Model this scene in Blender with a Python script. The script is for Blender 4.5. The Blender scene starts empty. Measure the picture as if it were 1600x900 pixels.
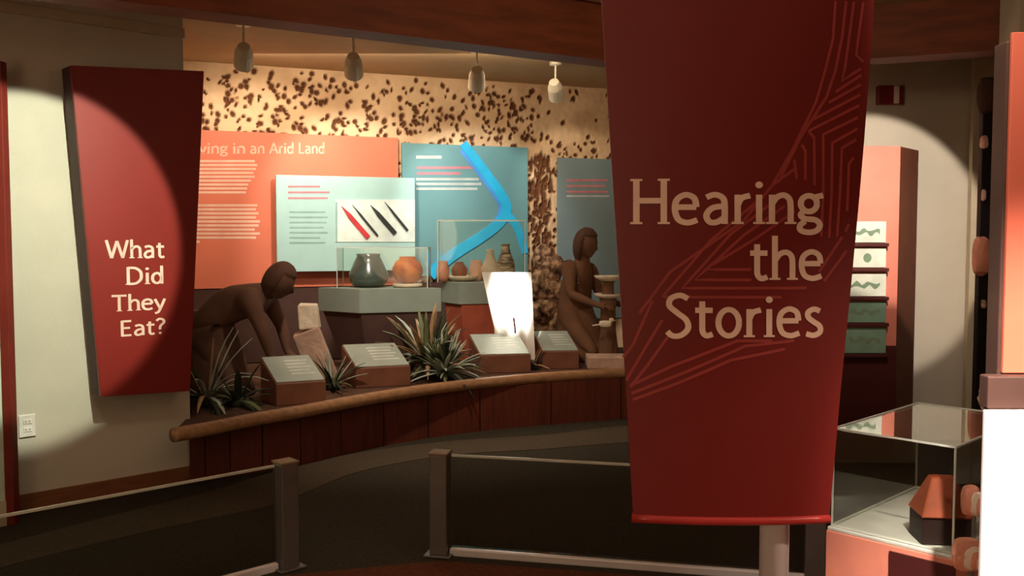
import bpy, bmesh, math, random
import numpy as np
from mathutils import Vector, Matrix, noise
random.seed(7)
PI = math.pi
sc = bpy.context.scene
COL = sc.collection

# ------------------------------------------------------------------ camera
CAM = Vector((0, 0, 1.6)); FPX = 1450.0; PITCH = math.atan(80 / FPX)
cd = bpy.data.cameras.new('camera'); cam = bpy.data.objects.new('camera', cd); COL.objects.link(cam)
cd.sensor_width = 36; cd.lens = FPX / 1600 * 36
cam.location = CAM; cam.rotation_euler = (PI / 2 - PITCH, 0, 0)
cd.clip_start = 0.05
sc.camera = cam
# ------------------------------------------------------------------ exposure, world
sc.view_settings.view_transform = 'Standard'; sc.view_settings.look = 'None'
sc.view_settings.exposure = 0.0; sc.view_settings.gamma = 1; sc.view_settings.use_curve_mapping = False
w = bpy.data.worlds.new('world'); sc.world = w; w.use_nodes = True
w.node_tree.nodes['Background'].inputs[0].default_value = (1.0, 0.78, 0.6, 1)
w.node_tree.nodes['Background'].inputs[1].default_value = 0.03

# ------------------------------------------------------------------ lights (gallery spotlights and added soft fill)
def spot(name, loc, tgt, watts, ang, blend, color, size=0.03):
    l = bpy.data.lights.new(name, 'SPOT'); l.energy = watts; l.spot_size = math.radians(ang)
    l.spot_blend = blend; l.color = color; l.shadow_soft_size = size
    o = bpy.data.objects.new(name, l); COL.objects.link(o); o.location = loc
    o.rotation_euler = (Vector(tgt) - Vector(loc)).to_track_quat('-Z', 'Y').to_euler()
    return o
def area(name, loc, tgt, watts, sx, sy, color):
    l = bpy.data.lights.new(name, 'AREA'); l.energy = watts; l.shape = 'RECTANGLE'; l.size = sx; l.size_y = sy; l.color = color
    o = bpy.data.objects.new(name, l); COL.objects.link(o); o.location = loc
    o.rotation_euler = (Vector(tgt) - Vector(loc)).to_track_quat('-Z', 'Y').to_euler()
    return o
WARM = (1.0, 0.74, 0.50); NEU = (1.0, 0.86, 0.70); COOL = (0.90, 1.0, 0.86)
# room fill
area('room_light', (0, 1.2, 2.95), (0, 1.2, 0), 8, 3.0, 2.0, WARM)
def point(name, loc, watts, rad, color):
    l = bpy.data.lights.new(name, 'POINT'); l.energy = watts; l.shadow_soft_size = rad; l.color = color
    o = bpy.data.objects.new(name, l); COL.objects.link(o); o.location = loc; return o
point('room_fill_point', (-2.0, -1.1, 1.6), 92, 0.9, WARM)  # added soft fill behind the camera, stands for no fixture
area('room_light_far', (-0.6, 4.0, 2.65), (-0.6, 4.0, 0), 5, 2.0, 1.0, WARM)
# left wall washer (cuts an arc over the small banner)
spot('wall_washer', (-1.2, 3.8, 2.60), (-2.811, 5.349, 1.567), 300, 42.2, 0.16, (0.93, 1.0, 0.80), 0.02)
spot('wall_fill', (-1.8, 3.3, 2.8), (-2.9, 5.0, 0.6), 22, 75, 1.0, (1.0, 0.86, 0.66), 0.1)  # added weak fill for the lower part of the left wall
# right wall washer
spot('alcove_washer', (2.4, 5.0, 2.66), (2.737, 7.25, 1.68), 230, 41.6, 0.12, (1.0, 0.86, 0.74), 0.03)
spot('kiosk_fill', (2.3, 5.0, 2.66), (2.8, 7.2, 0.95), 85, 46, 1.0, (1.0, 0.80, 0.66), 0.05)  # added wide fill below the washer cone
area('ceiling_fill', (0.8, 3.6, 2.70), (0.9, 4.4, 3.02), 8, 1.2, 0.2, WARM)  # added upward fill to brighten the near ceiling, no fixture
# large banner
spot('banner_spot', (2.5, 0.9, 2.5), (0.95, 2.40, 0.62), 175, 42, 1.0, (1.0, 0.75, 0.55), 0.05)
# right display
spot('display_spot', (0.9, 1.0, 2.95), (1.50, 2.30, 0.75), 900, 36, 0.9, (1.0, 0.86, 0.78), 0.03)
spot('case_spot', (1.0, 2.0, 2.95), (1.40, 3.25, 0.7), 60, 34, 0.7, (1.0, 0.9, 0.8), 0.03)
# display behind the counter: general wash
area('display_wash', (-0.9, 8.1, 3.12), (-0.9, 9.4, 1.2), 22, 3.0, 0.3, (1.0, 0.80, 0.58))

# ------------------------------------------------------------------ pixel helper (reference photo 1600x900)
CP, SP = math.cos(PITCH), math.sin(PITCH)
def ray(px, py):
    x = (px - 800) / FPX; y = (450 - py) / FPX
    return Vector((x, CP + y * SP, -SP + y * CP))
def at_y(px, py, Y):
    r = ray(px, py); return CAM + r * (Y / r.y)
def at_h(px, py, h):
    r = ray(px, py); return CAM + r * ((h - 1.6) / r.z)
def at_pl(px, py, p, n):
    r = ray(px, py); return CAM + r * ((Vector(p) - CAM).dot(n) / r.dot(n))

# ------------------------------------------------------------------ materials
def lin(c): return tuple((v / 12.92 if v <= 0.04045 else ((v + 0.055) / 1.055) ** 2.4) for v in [q / 255 for q in c]) + (1,)
MATS = {}
def mat(name, c, rough=0.6, metal=0.0, var=0.12, scale=6.0, bump=0.0, bscale=60.0, spec=0.4, emit=0.0, emitc=None, c2=None, stretch=None):
    if name in MATS: return MATS[name]
    m = bpy.data.materials.new(name); m.use_nodes = True; nt = m.node_tree; b = nt.nodes['Principled BSDF']
    tc = nt.nodes.new('ShaderNodeTexCoord'); mp = nt.nodes.new('ShaderNodeMapping'); nt.links.new(tc.outputs['Object'], mp.inputs[0])
    if stretch: mp.inputs['Scale'].default_value = stretch
    n = nt.nodes.new('ShaderNodeTexNoise'); n.inputs['Scale'].default_value = scale; n.inputs['Detail'].default_value = 5
    nt.links.new(mp.outputs[0], n.inputs['Vector'])
    r = nt.nodes.new('ShaderNodeValToRGB'); L = lin(c)
    a = lin(c2) if c2 else tuple(v * (1 - var) for v in L[:3]) + (1,)
    z = L if c2 else tuple(min(1, v * (1 + var)) for v in L[:3]) + (1,)
    r.color_ramp.elements[0].color = a; r.color_ramp.elements[1].color = z
    r.color_ramp.elements[0].position = 0.35; r.color_ramp.elements[1].position = 0.65
    nt.links.new(n.outputs['Fac'], r.inputs[0]); nt.links.new(r.outputs[0], b.inputs['Base Color'])
    b.inputs['Roughness'].default_value = rough; b.inputs['Metallic'].default_value = metal
    b.inputs['Specular IOR Level'].default_value = spec
    if bump:
        n2 = nt.nodes.new('ShaderNodeTexNoise'); n2.inputs['Scale'].default_value = bscale; n2.inputs['Detail'].default_value = 4
        nt.links.new(mp.outputs[0], n2.inputs['Vector'])
        bp = nt.nodes.new('ShaderNodeBump'); bp.inputs['Strength'].default_value = bump; bp.inputs['Distance'].default_value = 0.02
        nt.links.new(n2.outputs['Fac'], bp.inputs['Height']); nt.links.new(bp.outputs[0], b.inputs['Normal'])
    if emit:
        b.inputs['Emission Color'].default_value = lin(emitc or c); b.inputs['Emission Strength'].default_value = emit
    MATS[name] = m; return m
def glass(name, tint=(1, 1, 1), rough=0.02, base=0.04):
    m = bpy.data.materials.new(name); m.use_nodes = True; nt = m.node_tree; nt.nodes.clear()
    o = nt.nodes.new('ShaderNodeOutputMaterial'); mx = nt.nodes.new('ShaderNodeMixShader')
    t = nt.nodes.new('ShaderNodeBsdfTransparent'); t.inputs[0].default_value = tuple(tint) + (1,)
    g = nt.nodes.new('ShaderNodeBsdfGlossy'); g.inputs['Roughness'].default_value = rough
    lw = nt.nodes.new('ShaderNodeLayerWeight'); lw.inputs[0].default_value = 0.5
    f = nt.nodes.new('ShaderNodeMath'); f.operation = 'POWER'; f.inputs[1].default_value = 4.0; nt.links.new(lw.outputs['Facing'], f.inputs[0])
    # smudges: faint noise added to the reflectance
    nz = nt.nodes.new('ShaderNodeTexNoise'); nz.inputs['Scale'].default_value = 3
    mu = nt.nodes.new('ShaderNodeMath'); mu.operation = 'MULTIPLY_ADD'; mu.inputs[1].default_value = base; 
    nt.links.new(nz.outputs['Fac'], mu.inputs[0]); nt.links.new(f.outputs[0], mu.inputs[2])
    nt.links.new(mu.outputs[0], mx.inputs[0]); nt.links.new(t.outputs[0], mx.inputs[1]); nt.links.new(g.outputs[0], mx.inputs[2])
    nt.links.new(mx.outputs[0], o.inputs[0]); return m
M = dict(
    wall=mat('plaster_wall', (206, 196, 176), 0.85, var=0.04, scale=3, bump=0.15, bscale=90),
    trimw=mat('painted_trim', (196, 180, 150), 0.7, var=0.05),
    ceil=mat('ceiling_plaster', (190, 160, 122), 0.9, var=0.06, scale=2),
    beam=mat('dark_beam_wood', (128, 66, 38), 0.6, var=0.22, scale=3, stretch=(1, 1, 6)),
    base=mat('baseboard_wood', (128, 78, 46), 0.6, var=0.15, stretch=(1, 1, 8)),
    carpet=mat('dark_carpet', (72, 66, 56), 0.98, var=0.15, scale=40, bump=0.4, bscale=300, spec=0.05),
    carpetl=mat('light_carpet', (96, 84, 70), 0.98, var=0.12, scale=40, bump=0.4, bscale=300, spec=0.05),
    carpetr=mat('red_carpet', (110, 66, 50), 0.98, var=0.15, scale=40, bump=0.4, bscale=300, spec=0.05),
    woodn=mat('nosing_wood', (172, 128, 92), 0.42, var=0.18, scale=5, stretch=(0.6, 6, 6)),
    cred=mat('counter_red_wood', (104, 48, 34), 0.55, var=0.2, scale=4, stretch=(6, 6, 0.6)),
    deck=mat('sandy_deck', (96, 66, 50), 0.95, var=0.2, scale=12, bump=0.6, bscale=40),
    bred=mat('banner_red', (114, 25, 20), 0.5, var=0.05, scale=2),
    bred2=mat('small_banner_red', (136, 36, 28), 0.5, var=0.05, scale=2),
    bside=mat('banner_dark_edge', (60, 24, 20), 0.6),
    pat=mat('banner_pattern', (160, 60, 56), 0.55),
    letter=mat('lettering_cream', (246, 208, 188), 0.6),
    rail=mat('bottom_rail_red', (168, 50, 46), 0.3),
    chrome=mat('brushed_metal', (240, 234, 236), 0.35, metal=0.15, var=0.04),
    steel=mat('dark_steel_post', (130, 124, 120), 0.42, metal=0.6, var=0.08),
    brass=mat('worn_metal', (150, 130, 100), 0.5, metal=0.3),
    lamp=mat('lamp_housing', (226, 216, 192), 0.5, metal=0.2),
    bulb=mat('lamp_lens', (255, 225, 180), 0.3, emit=2.0),
    orange=mat('orange_panel', (232, 128, 98), 0.6, var=0.04, scale=2),
    pale=mat('pale_green_panel', (176, 216, 212), 0.55, var=0.03),
    blue=mat('blue_panel', (112, 162, 168), 0.6, var=0.08, scale=1.5),
    greyb=mat('grey_blue_panel', (136, 158, 164), 0.6, var=0.08, scale=1.5),
    edge=mat('panel_edge', (70, 42, 34), 0.7),
    ink=mat('pale_print', (250, 200, 176), 0.7),
    inkg=mat('pale_green_print', (150, 186, 180), 0.7),
    inkb=mat('grey_print', (196, 206, 206), 0.7),
    inkp=mat('pink_print', (214, 140, 150), 0.7),
    river=mat('river_cyan', (50, 180, 226), 0.4, emit=0.15, emitc=(20, 190, 245)),
    riverl=mat('river_violet', (90, 160, 240), 0.4),
    white=mat('white_cloth', (244, 240, 232), 0.8, var=0.02, bump=0.1),
    whitep=mat('white_panel', (244, 242, 242), 0.6, var=0.01),
    lab=mat('label_face', (170, 182, 174), 0.35, var=0.06),
    labb=mat('label_box_wood', (132, 84, 64), 0.55, var=0.15),
    labd=mat('label_print', (214, 222, 214), 0.5),
    ped=mat('pedestal_green_grey', (142, 152, 140), 0.6, var=0.05),
    pedd=mat('pedestal_dark', (78, 52, 44), 0.7),
    pedr=mat('pedestal_red', (170, 82, 58), 0.7),
    fig=mat('figure_brown', (108, 76, 60), 0.8, var=0.1),
    fig2=mat('figure_brown_light', (122, 84, 60), 0.8, var=0.1),
    hair=mat('figure_hair', (92, 62, 48), 0.8),
    stone=mat('pale_stone', (244, 228, 206), 0.85, var=0.15, bump=0.5, bscale=20),
    stonep=mat('pinkish_stone', (206, 172, 154), 0.85, var=0.18, bump=0.5, bscale=20),
    rock=mat('brown_rock', (206, 164, 126), 0.9, scale=14, bump=1.0, bscale=25, c2=(74, 42, 28)),
    dpot=mat('dark_pot', (76, 88, 80), 0.22, spec=0.8),
    opot=mat('orange_pot', (224, 130, 50), 0.5, c2=(160, 70, 34), scale=9),
    cream=mat('cream_pot', (232, 214, 190), 0.6),
    pink=mat('pink_clay', (222, 150, 124), 0.6, var=0.15),
    leaf=mat('leaf_green', (112, 118, 80), 0.6, var=0.25),
    leafd=mat('leaf_dark', (52, 60, 44), 0.6, var=0.25),
    leaft=mat('leaf_tan', (190, 152, 114), 0.7, var=0.2),
    leafs=mat('leaf_silver', (186, 196, 180), 0.6, var=0.2),
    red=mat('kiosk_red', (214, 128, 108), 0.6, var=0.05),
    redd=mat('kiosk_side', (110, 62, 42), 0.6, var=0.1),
    card=mat('card_face', (186, 196, 176), 0.5, var=0.06),
    cardp=mat('card_print', (112, 134, 108), 0.6),
    black=mat('black_board', (26, 24, 26), 0.6),
    frame=mat('dark_frame', (88, 62, 54), 0.5),
    glow=mat('orange_graphic', (242, 122, 94), 0.5, var=0.03),
    brownr=mat('model_roof', (150, 70, 38), 0.6, var=0.2, scale=12),
    darkb=mat('model_wall', (44, 28, 24), 0.6),
    caseb=mat('case_floor', (206, 208, 196), 0.6),
    salmon=mat('salmon_plinth', (226, 140, 116), 0.7, var=0.1, scale=5),
    dred=mat('dark_red_panel', (74, 24, 20), 0.6),
    plate=mat('white_plastic', (236, 226, 214), 0.4),
    dark=mat('dark_slot', (40, 34, 30), 0.7),
    alarm=mat('alarm_red', (128, 36, 28), 0.4),
    gedge=mat('acrylic_edge', (216, 220, 206), 0.3),
    kred=mat('knife_red', (206, 62, 66), 0.5), kdark=mat('knife_dark', (54, 60, 58), 0.4),
    glass=glass('case_glass', (0.97, 0.98, 0.96)), smoke=glass('barrier_glass', (0.80, 0.80, 0.78), 0.05, 0.03),
)

# ------------------------------------------------------------------ object helpers
def obj(name, verts, faces, m, parent=None, smooth=False, kind=None, label=None, loc=None, rotz=0):
    me = bpy.data.meshes.new(name); me.from_pydata([tuple(v) for v in verts], [], faces); me.materials.append(m)
    bm = bmesh.new(); bm.from_mesh(me); bmesh.ops.recalc_face_normals(bm, faces=bm.faces); bm.to_mesh(me); bm.free()
    if smooth: me.polygons.foreach_set('use_smooth', [True] * len(me.polygons))
    o = bpy.data.objects.new(name, me); COL.objects.link(o)
    if parent: o.parent = parent
    if kind: o['kind'] = kind
    if label: o['label'] = label
    if loc is not None: o.location = loc
    o.rotation_euler.z = rotz
    return o
def bmobj(name, bm, m, parent=None, smooth=False, **k):
    me = bpy.data.meshes.new(name); bmesh.ops.recalc_face_normals(bm, faces=bm.faces); bm.to_mesh(me); bm.free(); me.materials.append(m)
    if smooth: me.polygons.foreach_set('use_smooth', [True] * len(me.polygons))
    o = bpy.data.objects.new(name, me); COL.objects.link(o)
    if parent: o.parent = parent
    for a, b in k.items(): o[a] = b
    return o
def thing(name, label, cat, loc=(0, 0, 0), rotz=0, group=None):
    o = bpy.data.objects.new(name, None); COL.objects.link(o); o.location = loc; o.rotation_euler = (0, 0, rotz)
    o.empty_display_size = 0.1; tag(o, label, cat, group); return o
def tag(o, label, cat, group=None):
    o['label'] = label; o['category'] = cat
    if group: o['group'] = group
    return o
def copy_tree(o, parent=None):
    c = o.copy(); COL.objects.link(c)
    if parent: c.parent = parent
    for ch in list(o.children): copy_tree(ch, c)
    return c
def add_box(bm, x0, x1, y0, y1, z0, z1, bev=0.0, mtx=None):
    r = bmesh.ops.create_cube(bm, size=1); vs = r['verts']
    for v in vs:
        v.co = Vector(((x0 + x1) / 2 + v.co.x * (x1 - x0), (y0 + y1) / 2 + v.co.y * (y1 - y0), (z0 + z1) / 2 + v.co.z * (z1 - z0)))
    if bev:
        es = set(e for v in vs for e in v.link_edges)
        rr = bmesh.ops.bevel(bm, geom=list(es), offset=bev, segments=2, affect='EDGES', profile=0.5); 
        vs = list(set(v for f in rr['faces'] for v in f.verts) | set(v for v in vs if v.is_valid))
    if mtx is not None:
        for v in vs: v.co = mtx @ v.co
    return vs
def box(name, x0, x1, y0, y1, z0, z1, m, parent=None, bev=0.004, **k):
    bm = bmesh.new(); add_box(bm, x0, x1, y0, y1, z0, z1, bev); return bmobj(name, bm, m, parent, **k)
def prism(name, poly, z0, z1, m, parent=None, bev=0.0, **k):
    """extrude a footprint polygon from z0 to z1"""
    bm = bmesh.new(); vb = [bm.verts.new((p[0], p[1], z0)) for p in poly]; vt = [bm.verts.new((p[0], p[1], z1)) for p in poly]
    n = len(poly); bm.faces.new(vb[::-1]); bm.faces.new(vt)
    for i in range(n): bm.faces.new((vb[i], vb[(i + 1) % n], vt[(i + 1) % n], vt[i]))
    bmesh.ops.recalc_face_normals(bm, faces=bm.faces)
    if bev: bmesh.ops.bevel(bm, geom=list(bm.edges), offset=bev, segments=2, affect='EDGES')
    return bmobj(name, bm, m, parent, **k)
def slab(name, quad, t, m, parent=None, bev=0.0, **k):
    """planar polygon given by 3-D points, thickened by vector t (backwards)"""
    bm = bmesh.new(); a = [bm.verts.new(p) for p in quad]; b = [bm.verts.new(Vector(p) + Vector(t)) for p in quad]
    n = len(a); bm.faces.new(a); bm.faces.new(b[::-1])
    for i in range(n): bm.faces.new((a[i], b[i], b[(i + 1) % n], a[(i + 1) % n]))
    bmesh.ops.recalc_face_normals(bm, faces=bm.faces)
    if bev: bmesh.ops.bevel(bm, geom=list(bm.edges), offset=bev, segments=2, affect='EDGES')
    return bmobj(name, bm, m, parent, **k)
def add_cyl(bm, p, q, r0, r1=None, n=16):
    p, q = Vector(p), Vector(q); r1 = r0 if r1 is None else r1; d = q - p
    mt = Matrix.Translation((p + q) / 2) @ d.to_track_quat('Z', 'Y').to_matrix().to_4x4()
    bmesh.ops.create_cone(bm, cap_ends=True, segments=n, radius1=r0, radius2=r1, depth=d.length, matrix=mt)
def lathe(name, prof, m, parent=None, n=28, c=(0, 0, 0), **k):
    bm = bmesh.new(); rings = []
    for r, z in prof:
        rings.append([bm.verts.new((c[0] + max(r, 1e-4) * math.cos(2 * PI * i / n), c[1] + max(r, 1e-4) * math.sin(2 * PI * i / n), c[2] + z)) for i in range(n)])
    for a, b in zip(rings, rings[1:]):
        for i in range(n): bm.faces.new((a[i], a[(i + 1) % n], b[(i + 1) % n], b[i]))
    bm.faces.new(rings[0][::-1]); bm.faces.new(rings[-1])
    return bmobj(name, bm, m, parent, smooth=True, **k)
def tube(name, pts, r, m, parent=None, n=12, taper=None, **k):
    """swept round tube"""
    pts = [Vector(p) for p in pts]; bm = bmesh.new(); rings = []
    for i, p in enumerate(pts):
        d = (pts[min(i + 1, len(pts) - 1)] - pts[max(i - 1, 0)]).normalized()
        a = d.cross(Vector((0, 0, 1))); a = a.normalized() if a.length > 1e-3 else Vector((1, 0, 0)); b = d.cross(a).normalized()
        rr = r if not taper else r * taper[i]
        rings.append([bm.verts.new(p + (a * math.cos(2 * PI * j / n) + b * math.sin(2 * PI * j / n)) * rr) for j in range(n)])
    for a, b in zip(rings, rings[1:]):
        for j in range(n): bm.faces.new((a[j], a[(j + 1) % n], b[(j + 1) % n], b[j]))
    bm.faces.new(rings[0][::-1]); bm.faces.new(rings[-1])
    return bmobj(name, bm, m, parent, smooth=True, **k)
def catmull(P, per=8):
    P = [Vector(p) for p in P]; out = []
    for i in range(len(P) - 1):
        p0 = P[max(i - 1, 0)]; p1 = P[i]; p2 = P[i + 1]; p3 = P[min(i + 2, len(P) - 1)]
        for k in range(per):
            t = k / per
            out.append(0.5 * ((2 * p1) + (p2 - p0) * t + (2 * p0 - 5 * p1 + 4 * p2 - p3) * t * t + (3 * p1 - p0 - 3 * p2 + p3) * t ** 3))
    out.append(P[-1]); return out
def bumpy(name, c, s, m, parent=None, seed=0, amt=0.25, sub=3, **k):
    """rock: icosphere displaced and flattened"""
    bm = bmesh.new(); bmesh.ops.create_icosphere(bm, subdivisions=sub, radius=1)
    for v in bm.verts:
        d = v.co.normalized(); f = 1 + amt * noise.noise(d * 1.7 + Vector((seed * 3.1, seed, 0))) + amt * 0.5 * noise.noise(d * 4 + Vector((seed, 5, seed)))
        q = d * f; mx = max(abs(q.x), abs(q.y), abs(q.z)); q = q.lerp(q / mx * 0.9, 0.45)
        v.co = Vector((c[0] + q.x * s[0], c[1] + q.y * s[1], c[2] + q.z * s[2]))
    return bmobj(name, bm, m, parent, smooth=False, **k)

# ================================================================== STRUCTURE
FAR = 3.2; NEAR = 3.02
def st(o): o['kind'] = 'structure'; return o
st(box('floor', -5.2, 4.6, -2.5, 11.2, -0.1, 0, M['carpet'], bev=0))
# carpet inlays: paler curved band before the counter, red field before the barriers
def ribbon_floor(name, A, B, z0, z1, m):
    n = len(A); V = [(p.x, p.y, z1) for p in A] + [(p.x, p.y, z1) for p in B] + [(p.x, p.y, z0) for p in A] + [(p.x, p.y, z0) for p in B]
    F = []
    for i in range(n - 1):
        F += [(i, i + 1, n + i + 1, n + i), (2 * n + i, 3 * n + i, 3 * n + i + 1, 2 * n + i + 1), (i, 2 * n + i, 2 * n + i + 1, i + 1), (n + i, n + i + 1, 3 * n + i + 1, 3 * n + i)]
    F += [(0, n, 3 * n, 2 * n), (n - 1, 3 * n - 1, 4 * n - 1, 2 * n - 1)]
    return st(obj(name, V, F, m))
ba = catmull([at_h(*p, 0) for p in ((-60, 868), (0, 852), (200, 800), (330, 768), (440, 735), (560, 708), (700, 690), (850, 680), (975, 666), (1160, 655))])
bb = catmull([at_h(*p, 0) for p in ((-60, 910), (0, 888), (200, 838), (330, 810), (440, 785), (560, 738), (700, 712), (850, 702), (975, 692), (1160, 682))])
ribbon_floor('trim_1', ba, bb, 0, 0.004, M['carpetl'])
st(prism('trim_2', [(-5, -2.4), (4.4, -2.4), (4.4, 3.6), (2.4, 4.05), (1.15, 4.2), (-0.36, 4.50), (-1.09, 4.30), (-1.98, 3.49), (-3.0, 2.5), (-5, 1.2)], 0, 0.003, M['carpetr']))
# left wall (angled), its return, and its continuation to the left
WD = Vector((0.737, 0.676, 0)).normalized(); WN = Vector((WD.y, -WD.x, 0))           # along the wall, normal to the room
W0 = Vector((-4.98, 3.36, 0)); W1 = Vector((-2.10, 6.0, 0))
W1 = W0 + WD * (W1 - W0).dot(WD)
def wallseg(name, a, b, t, z0, z1, m):
    a = Vector(a); b = Vector(b); d = (b - a).normalized(); n = Vector((-d.y, d.x, 0)) * t
    return st(prism(name, [a.xy, b.xy, (b + n).xy, (a + n).xy], z0, z1, m))
wallseg('wall_left', W0, W1, 0.16, 0, FAR, M['wall'])
wallseg('baseboard_left', W0 - WN * -0.0, W1, -0.018, 0, 0.105, M['base'])
wallseg('trim_3', W0, W1, -0.03, 2.86, 2.92, M['trimw'])
wallseg('wall_side_left', (-5.1, -2.4, 0), (-5.1, 3.5, 0), 0.12, 0, FAR, M['wall'])
wallseg('wall_rear', (4.5, -2.4, 0), (-5.1, -2.4, 0), 0.12, 0, FAR, M['wall'])
wallseg('wall_side_right', (4.5, 11.0, 0), (4.5, -2.4, 0), 0.12, 0, FAR, M['wall'])
wallseg('wall_right_back', (4.4, 7.25, 0), (2.06, 7.25, 0), -0.14, 0, FAR, M['wall'])
wallseg('wall_recess_right', (2.0, 10.9, 0), (2.0, 7.25, 0), 0.12, 0, FAR, M['wall'])
# alcove side wall at the left, hidden behind the small banner
wallseg('wall_recess_left', (W1.x - 0.10, W1.y + 0.12, 0), (-3.3, 8.7, 0), 0.14, 0, FAR, M['wall'])
# column at the right and the trim strip beside the dark board
st(box('wall_column_right', 2.86, 4.5, 5.30, 5.52, 0, FAR, M['wall'], bev=0))
wallseg('trim_4', (3.50, 7.10, 0), (3.66, 7.06, 0), 0.12, 0, FAR, M['trimw'])
# ceiling: near one at 3.02, far one at 3.20, beam between
st(prism('ceiling', [(-5.2, -2.5), (4.6, -2.5), (4.6, 5.0), (1.24, 6.15), (-5.2, 2.25)], NEAR, NEAR + 0.1, M['ceil']))
st(prism('ceiling_far', [(-5.2, 2.2), (1.2, 6.1), (4.6, 5.0), (4.6, 11.1), (-5.2, 11.1)], FAR, FAR + 0.1, M['ceil']))
bl = [Vector((-5.1, 2.43, 0)), Vector((1.19, 6.225, 0)), Vector((2.88, 5.54, 0)), Vector((4.5, 4.9, 0))]
bk = [p + Vector((0, 0.24, 0)) for p in bl]
st(prism('trim_5', [p.xy for p in bl] + [p.xy for p in bk[::-1]], 2.70, FAR - 0.001, M['beam'])).name = 'ceiling_beam'

# ------------------------------------------------------------------ back wall: plaster relief with sunken spots coloured dark brown
BX0, BX1 = -3.4, 2.05
def bwY(X): return 9.74 + 0.4 * X
BD = Vector((1, 0.4, 0)).normalized(); BN = Vector((BD.y, -BD.x, 0))
def bw(px, py, off=0.0): return at_pl(px, py, Vector((0, 9.74, 0)) + BN * off, BN)
L0 = Vector((BX0, bwY(BX0), 0)); LEN = (BX1 - BX0) * math.sqrt(1.16)
nx, nz = 400, 200
S, Z = np.meshgrid(np.linspace(0, LEN, nx), np.linspace(0.3, FAR, nz), indexing='ij')
D = np.zeros_like(S); SPOTV = np.zeros_like(S)
rs = np.random.RandomState(3)
ns = 2500
for i in range(ns):
    s = rs.uniform(0, LEN); z = rs.uniform(1.0, 3.16)
    px_frac = s / LEN
    if z > 2.65 and px_frac > 0.68 and rs.rand() < 0.8: continue
    if z > 3.08 and rs.rand() < .5: continue
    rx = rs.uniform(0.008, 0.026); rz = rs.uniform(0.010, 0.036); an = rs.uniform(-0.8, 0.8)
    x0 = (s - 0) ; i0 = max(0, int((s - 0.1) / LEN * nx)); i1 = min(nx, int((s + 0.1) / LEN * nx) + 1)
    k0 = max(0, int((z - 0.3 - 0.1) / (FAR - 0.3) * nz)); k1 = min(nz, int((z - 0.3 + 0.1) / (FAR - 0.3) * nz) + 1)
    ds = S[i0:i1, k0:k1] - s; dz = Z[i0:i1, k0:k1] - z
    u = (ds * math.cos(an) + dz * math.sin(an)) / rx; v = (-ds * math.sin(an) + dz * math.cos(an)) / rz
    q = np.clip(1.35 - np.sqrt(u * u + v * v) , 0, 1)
    D[i0:i1, k0:k1] = np.maximum(D[i0:i1, k0:k1], q * 0.035); SPOTV[i0:i1, k0:k1] = np.maximum(SPOTV[i0:i1, k0:k1], q)
# vertical cracked strip between the blue and the grey panel
mid = bw(848, 400); sm = (mid - L0).dot(BD)
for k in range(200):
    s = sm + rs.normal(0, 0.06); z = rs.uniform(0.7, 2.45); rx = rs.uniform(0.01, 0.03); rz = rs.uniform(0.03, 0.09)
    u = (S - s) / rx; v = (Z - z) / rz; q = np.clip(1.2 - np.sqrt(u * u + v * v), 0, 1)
    D = np.maximum(D, q * 0.045); SPOTV = np.maximum(SPOTV, q)
V = []; 
for i in range(nx):
    for k in range(nz):
        s = S[i, k]; z = Z[i, k]
        r = 0.012 * noise.noise(Vector((s * 5, z * 5, 0))) + 0.006 * noise.noise(Vector((s * 17, z * 17, 3)))
        p = L0 + BD * s - BN * (D[i, k] - r); V.append((p.x, p.y, z))
F = [(i * nz + k, (i + 1) * nz + k, (i + 1) * nz + k + 1, i * nz + k + 1) for i in range(nx - 1) for k in range(nz - 1)]
# solid backing
nb = len(V); pe = [L0, L0 + BD * LEN]
for p in pe:
    for z in (0.3, FAR): q = p - BN * 0.2; V.append((q.x, q.y, z))
F += [(nb, nb + 2, nb + 3, nb + 1)]
m = bpy.data.materials.new('spotted_plaster'); m.use_nodes = True; nt = m.node_tree; b = nt.nodes['Principled BSDF']; b.inputs['Roughness'].default_value = 0.95
at = nt.nodes.new('ShaderNodeAttribute'); at.attribute_name = 'spot_mask'
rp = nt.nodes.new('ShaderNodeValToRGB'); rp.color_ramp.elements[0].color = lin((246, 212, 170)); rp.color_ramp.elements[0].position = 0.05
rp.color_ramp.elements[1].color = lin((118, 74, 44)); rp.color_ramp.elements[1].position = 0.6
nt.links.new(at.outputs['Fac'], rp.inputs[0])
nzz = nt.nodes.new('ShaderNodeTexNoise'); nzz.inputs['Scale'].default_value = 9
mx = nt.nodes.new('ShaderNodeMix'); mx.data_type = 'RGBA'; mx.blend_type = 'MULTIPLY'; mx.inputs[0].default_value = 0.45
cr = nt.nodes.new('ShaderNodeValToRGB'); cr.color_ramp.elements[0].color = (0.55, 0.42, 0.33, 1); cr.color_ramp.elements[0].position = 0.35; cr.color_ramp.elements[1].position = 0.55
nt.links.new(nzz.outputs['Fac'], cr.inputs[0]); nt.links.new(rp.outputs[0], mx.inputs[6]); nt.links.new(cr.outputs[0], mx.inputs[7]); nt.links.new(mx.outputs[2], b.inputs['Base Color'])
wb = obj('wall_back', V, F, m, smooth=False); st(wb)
a = wb.data.attributes.new('spot_mask', 'FLOAT', 'POINT'); vals = list(SPOTV.reshape(-1).astype(float)) + [0.0] * 4; a.data.foreach_set('value', vals)

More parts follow.
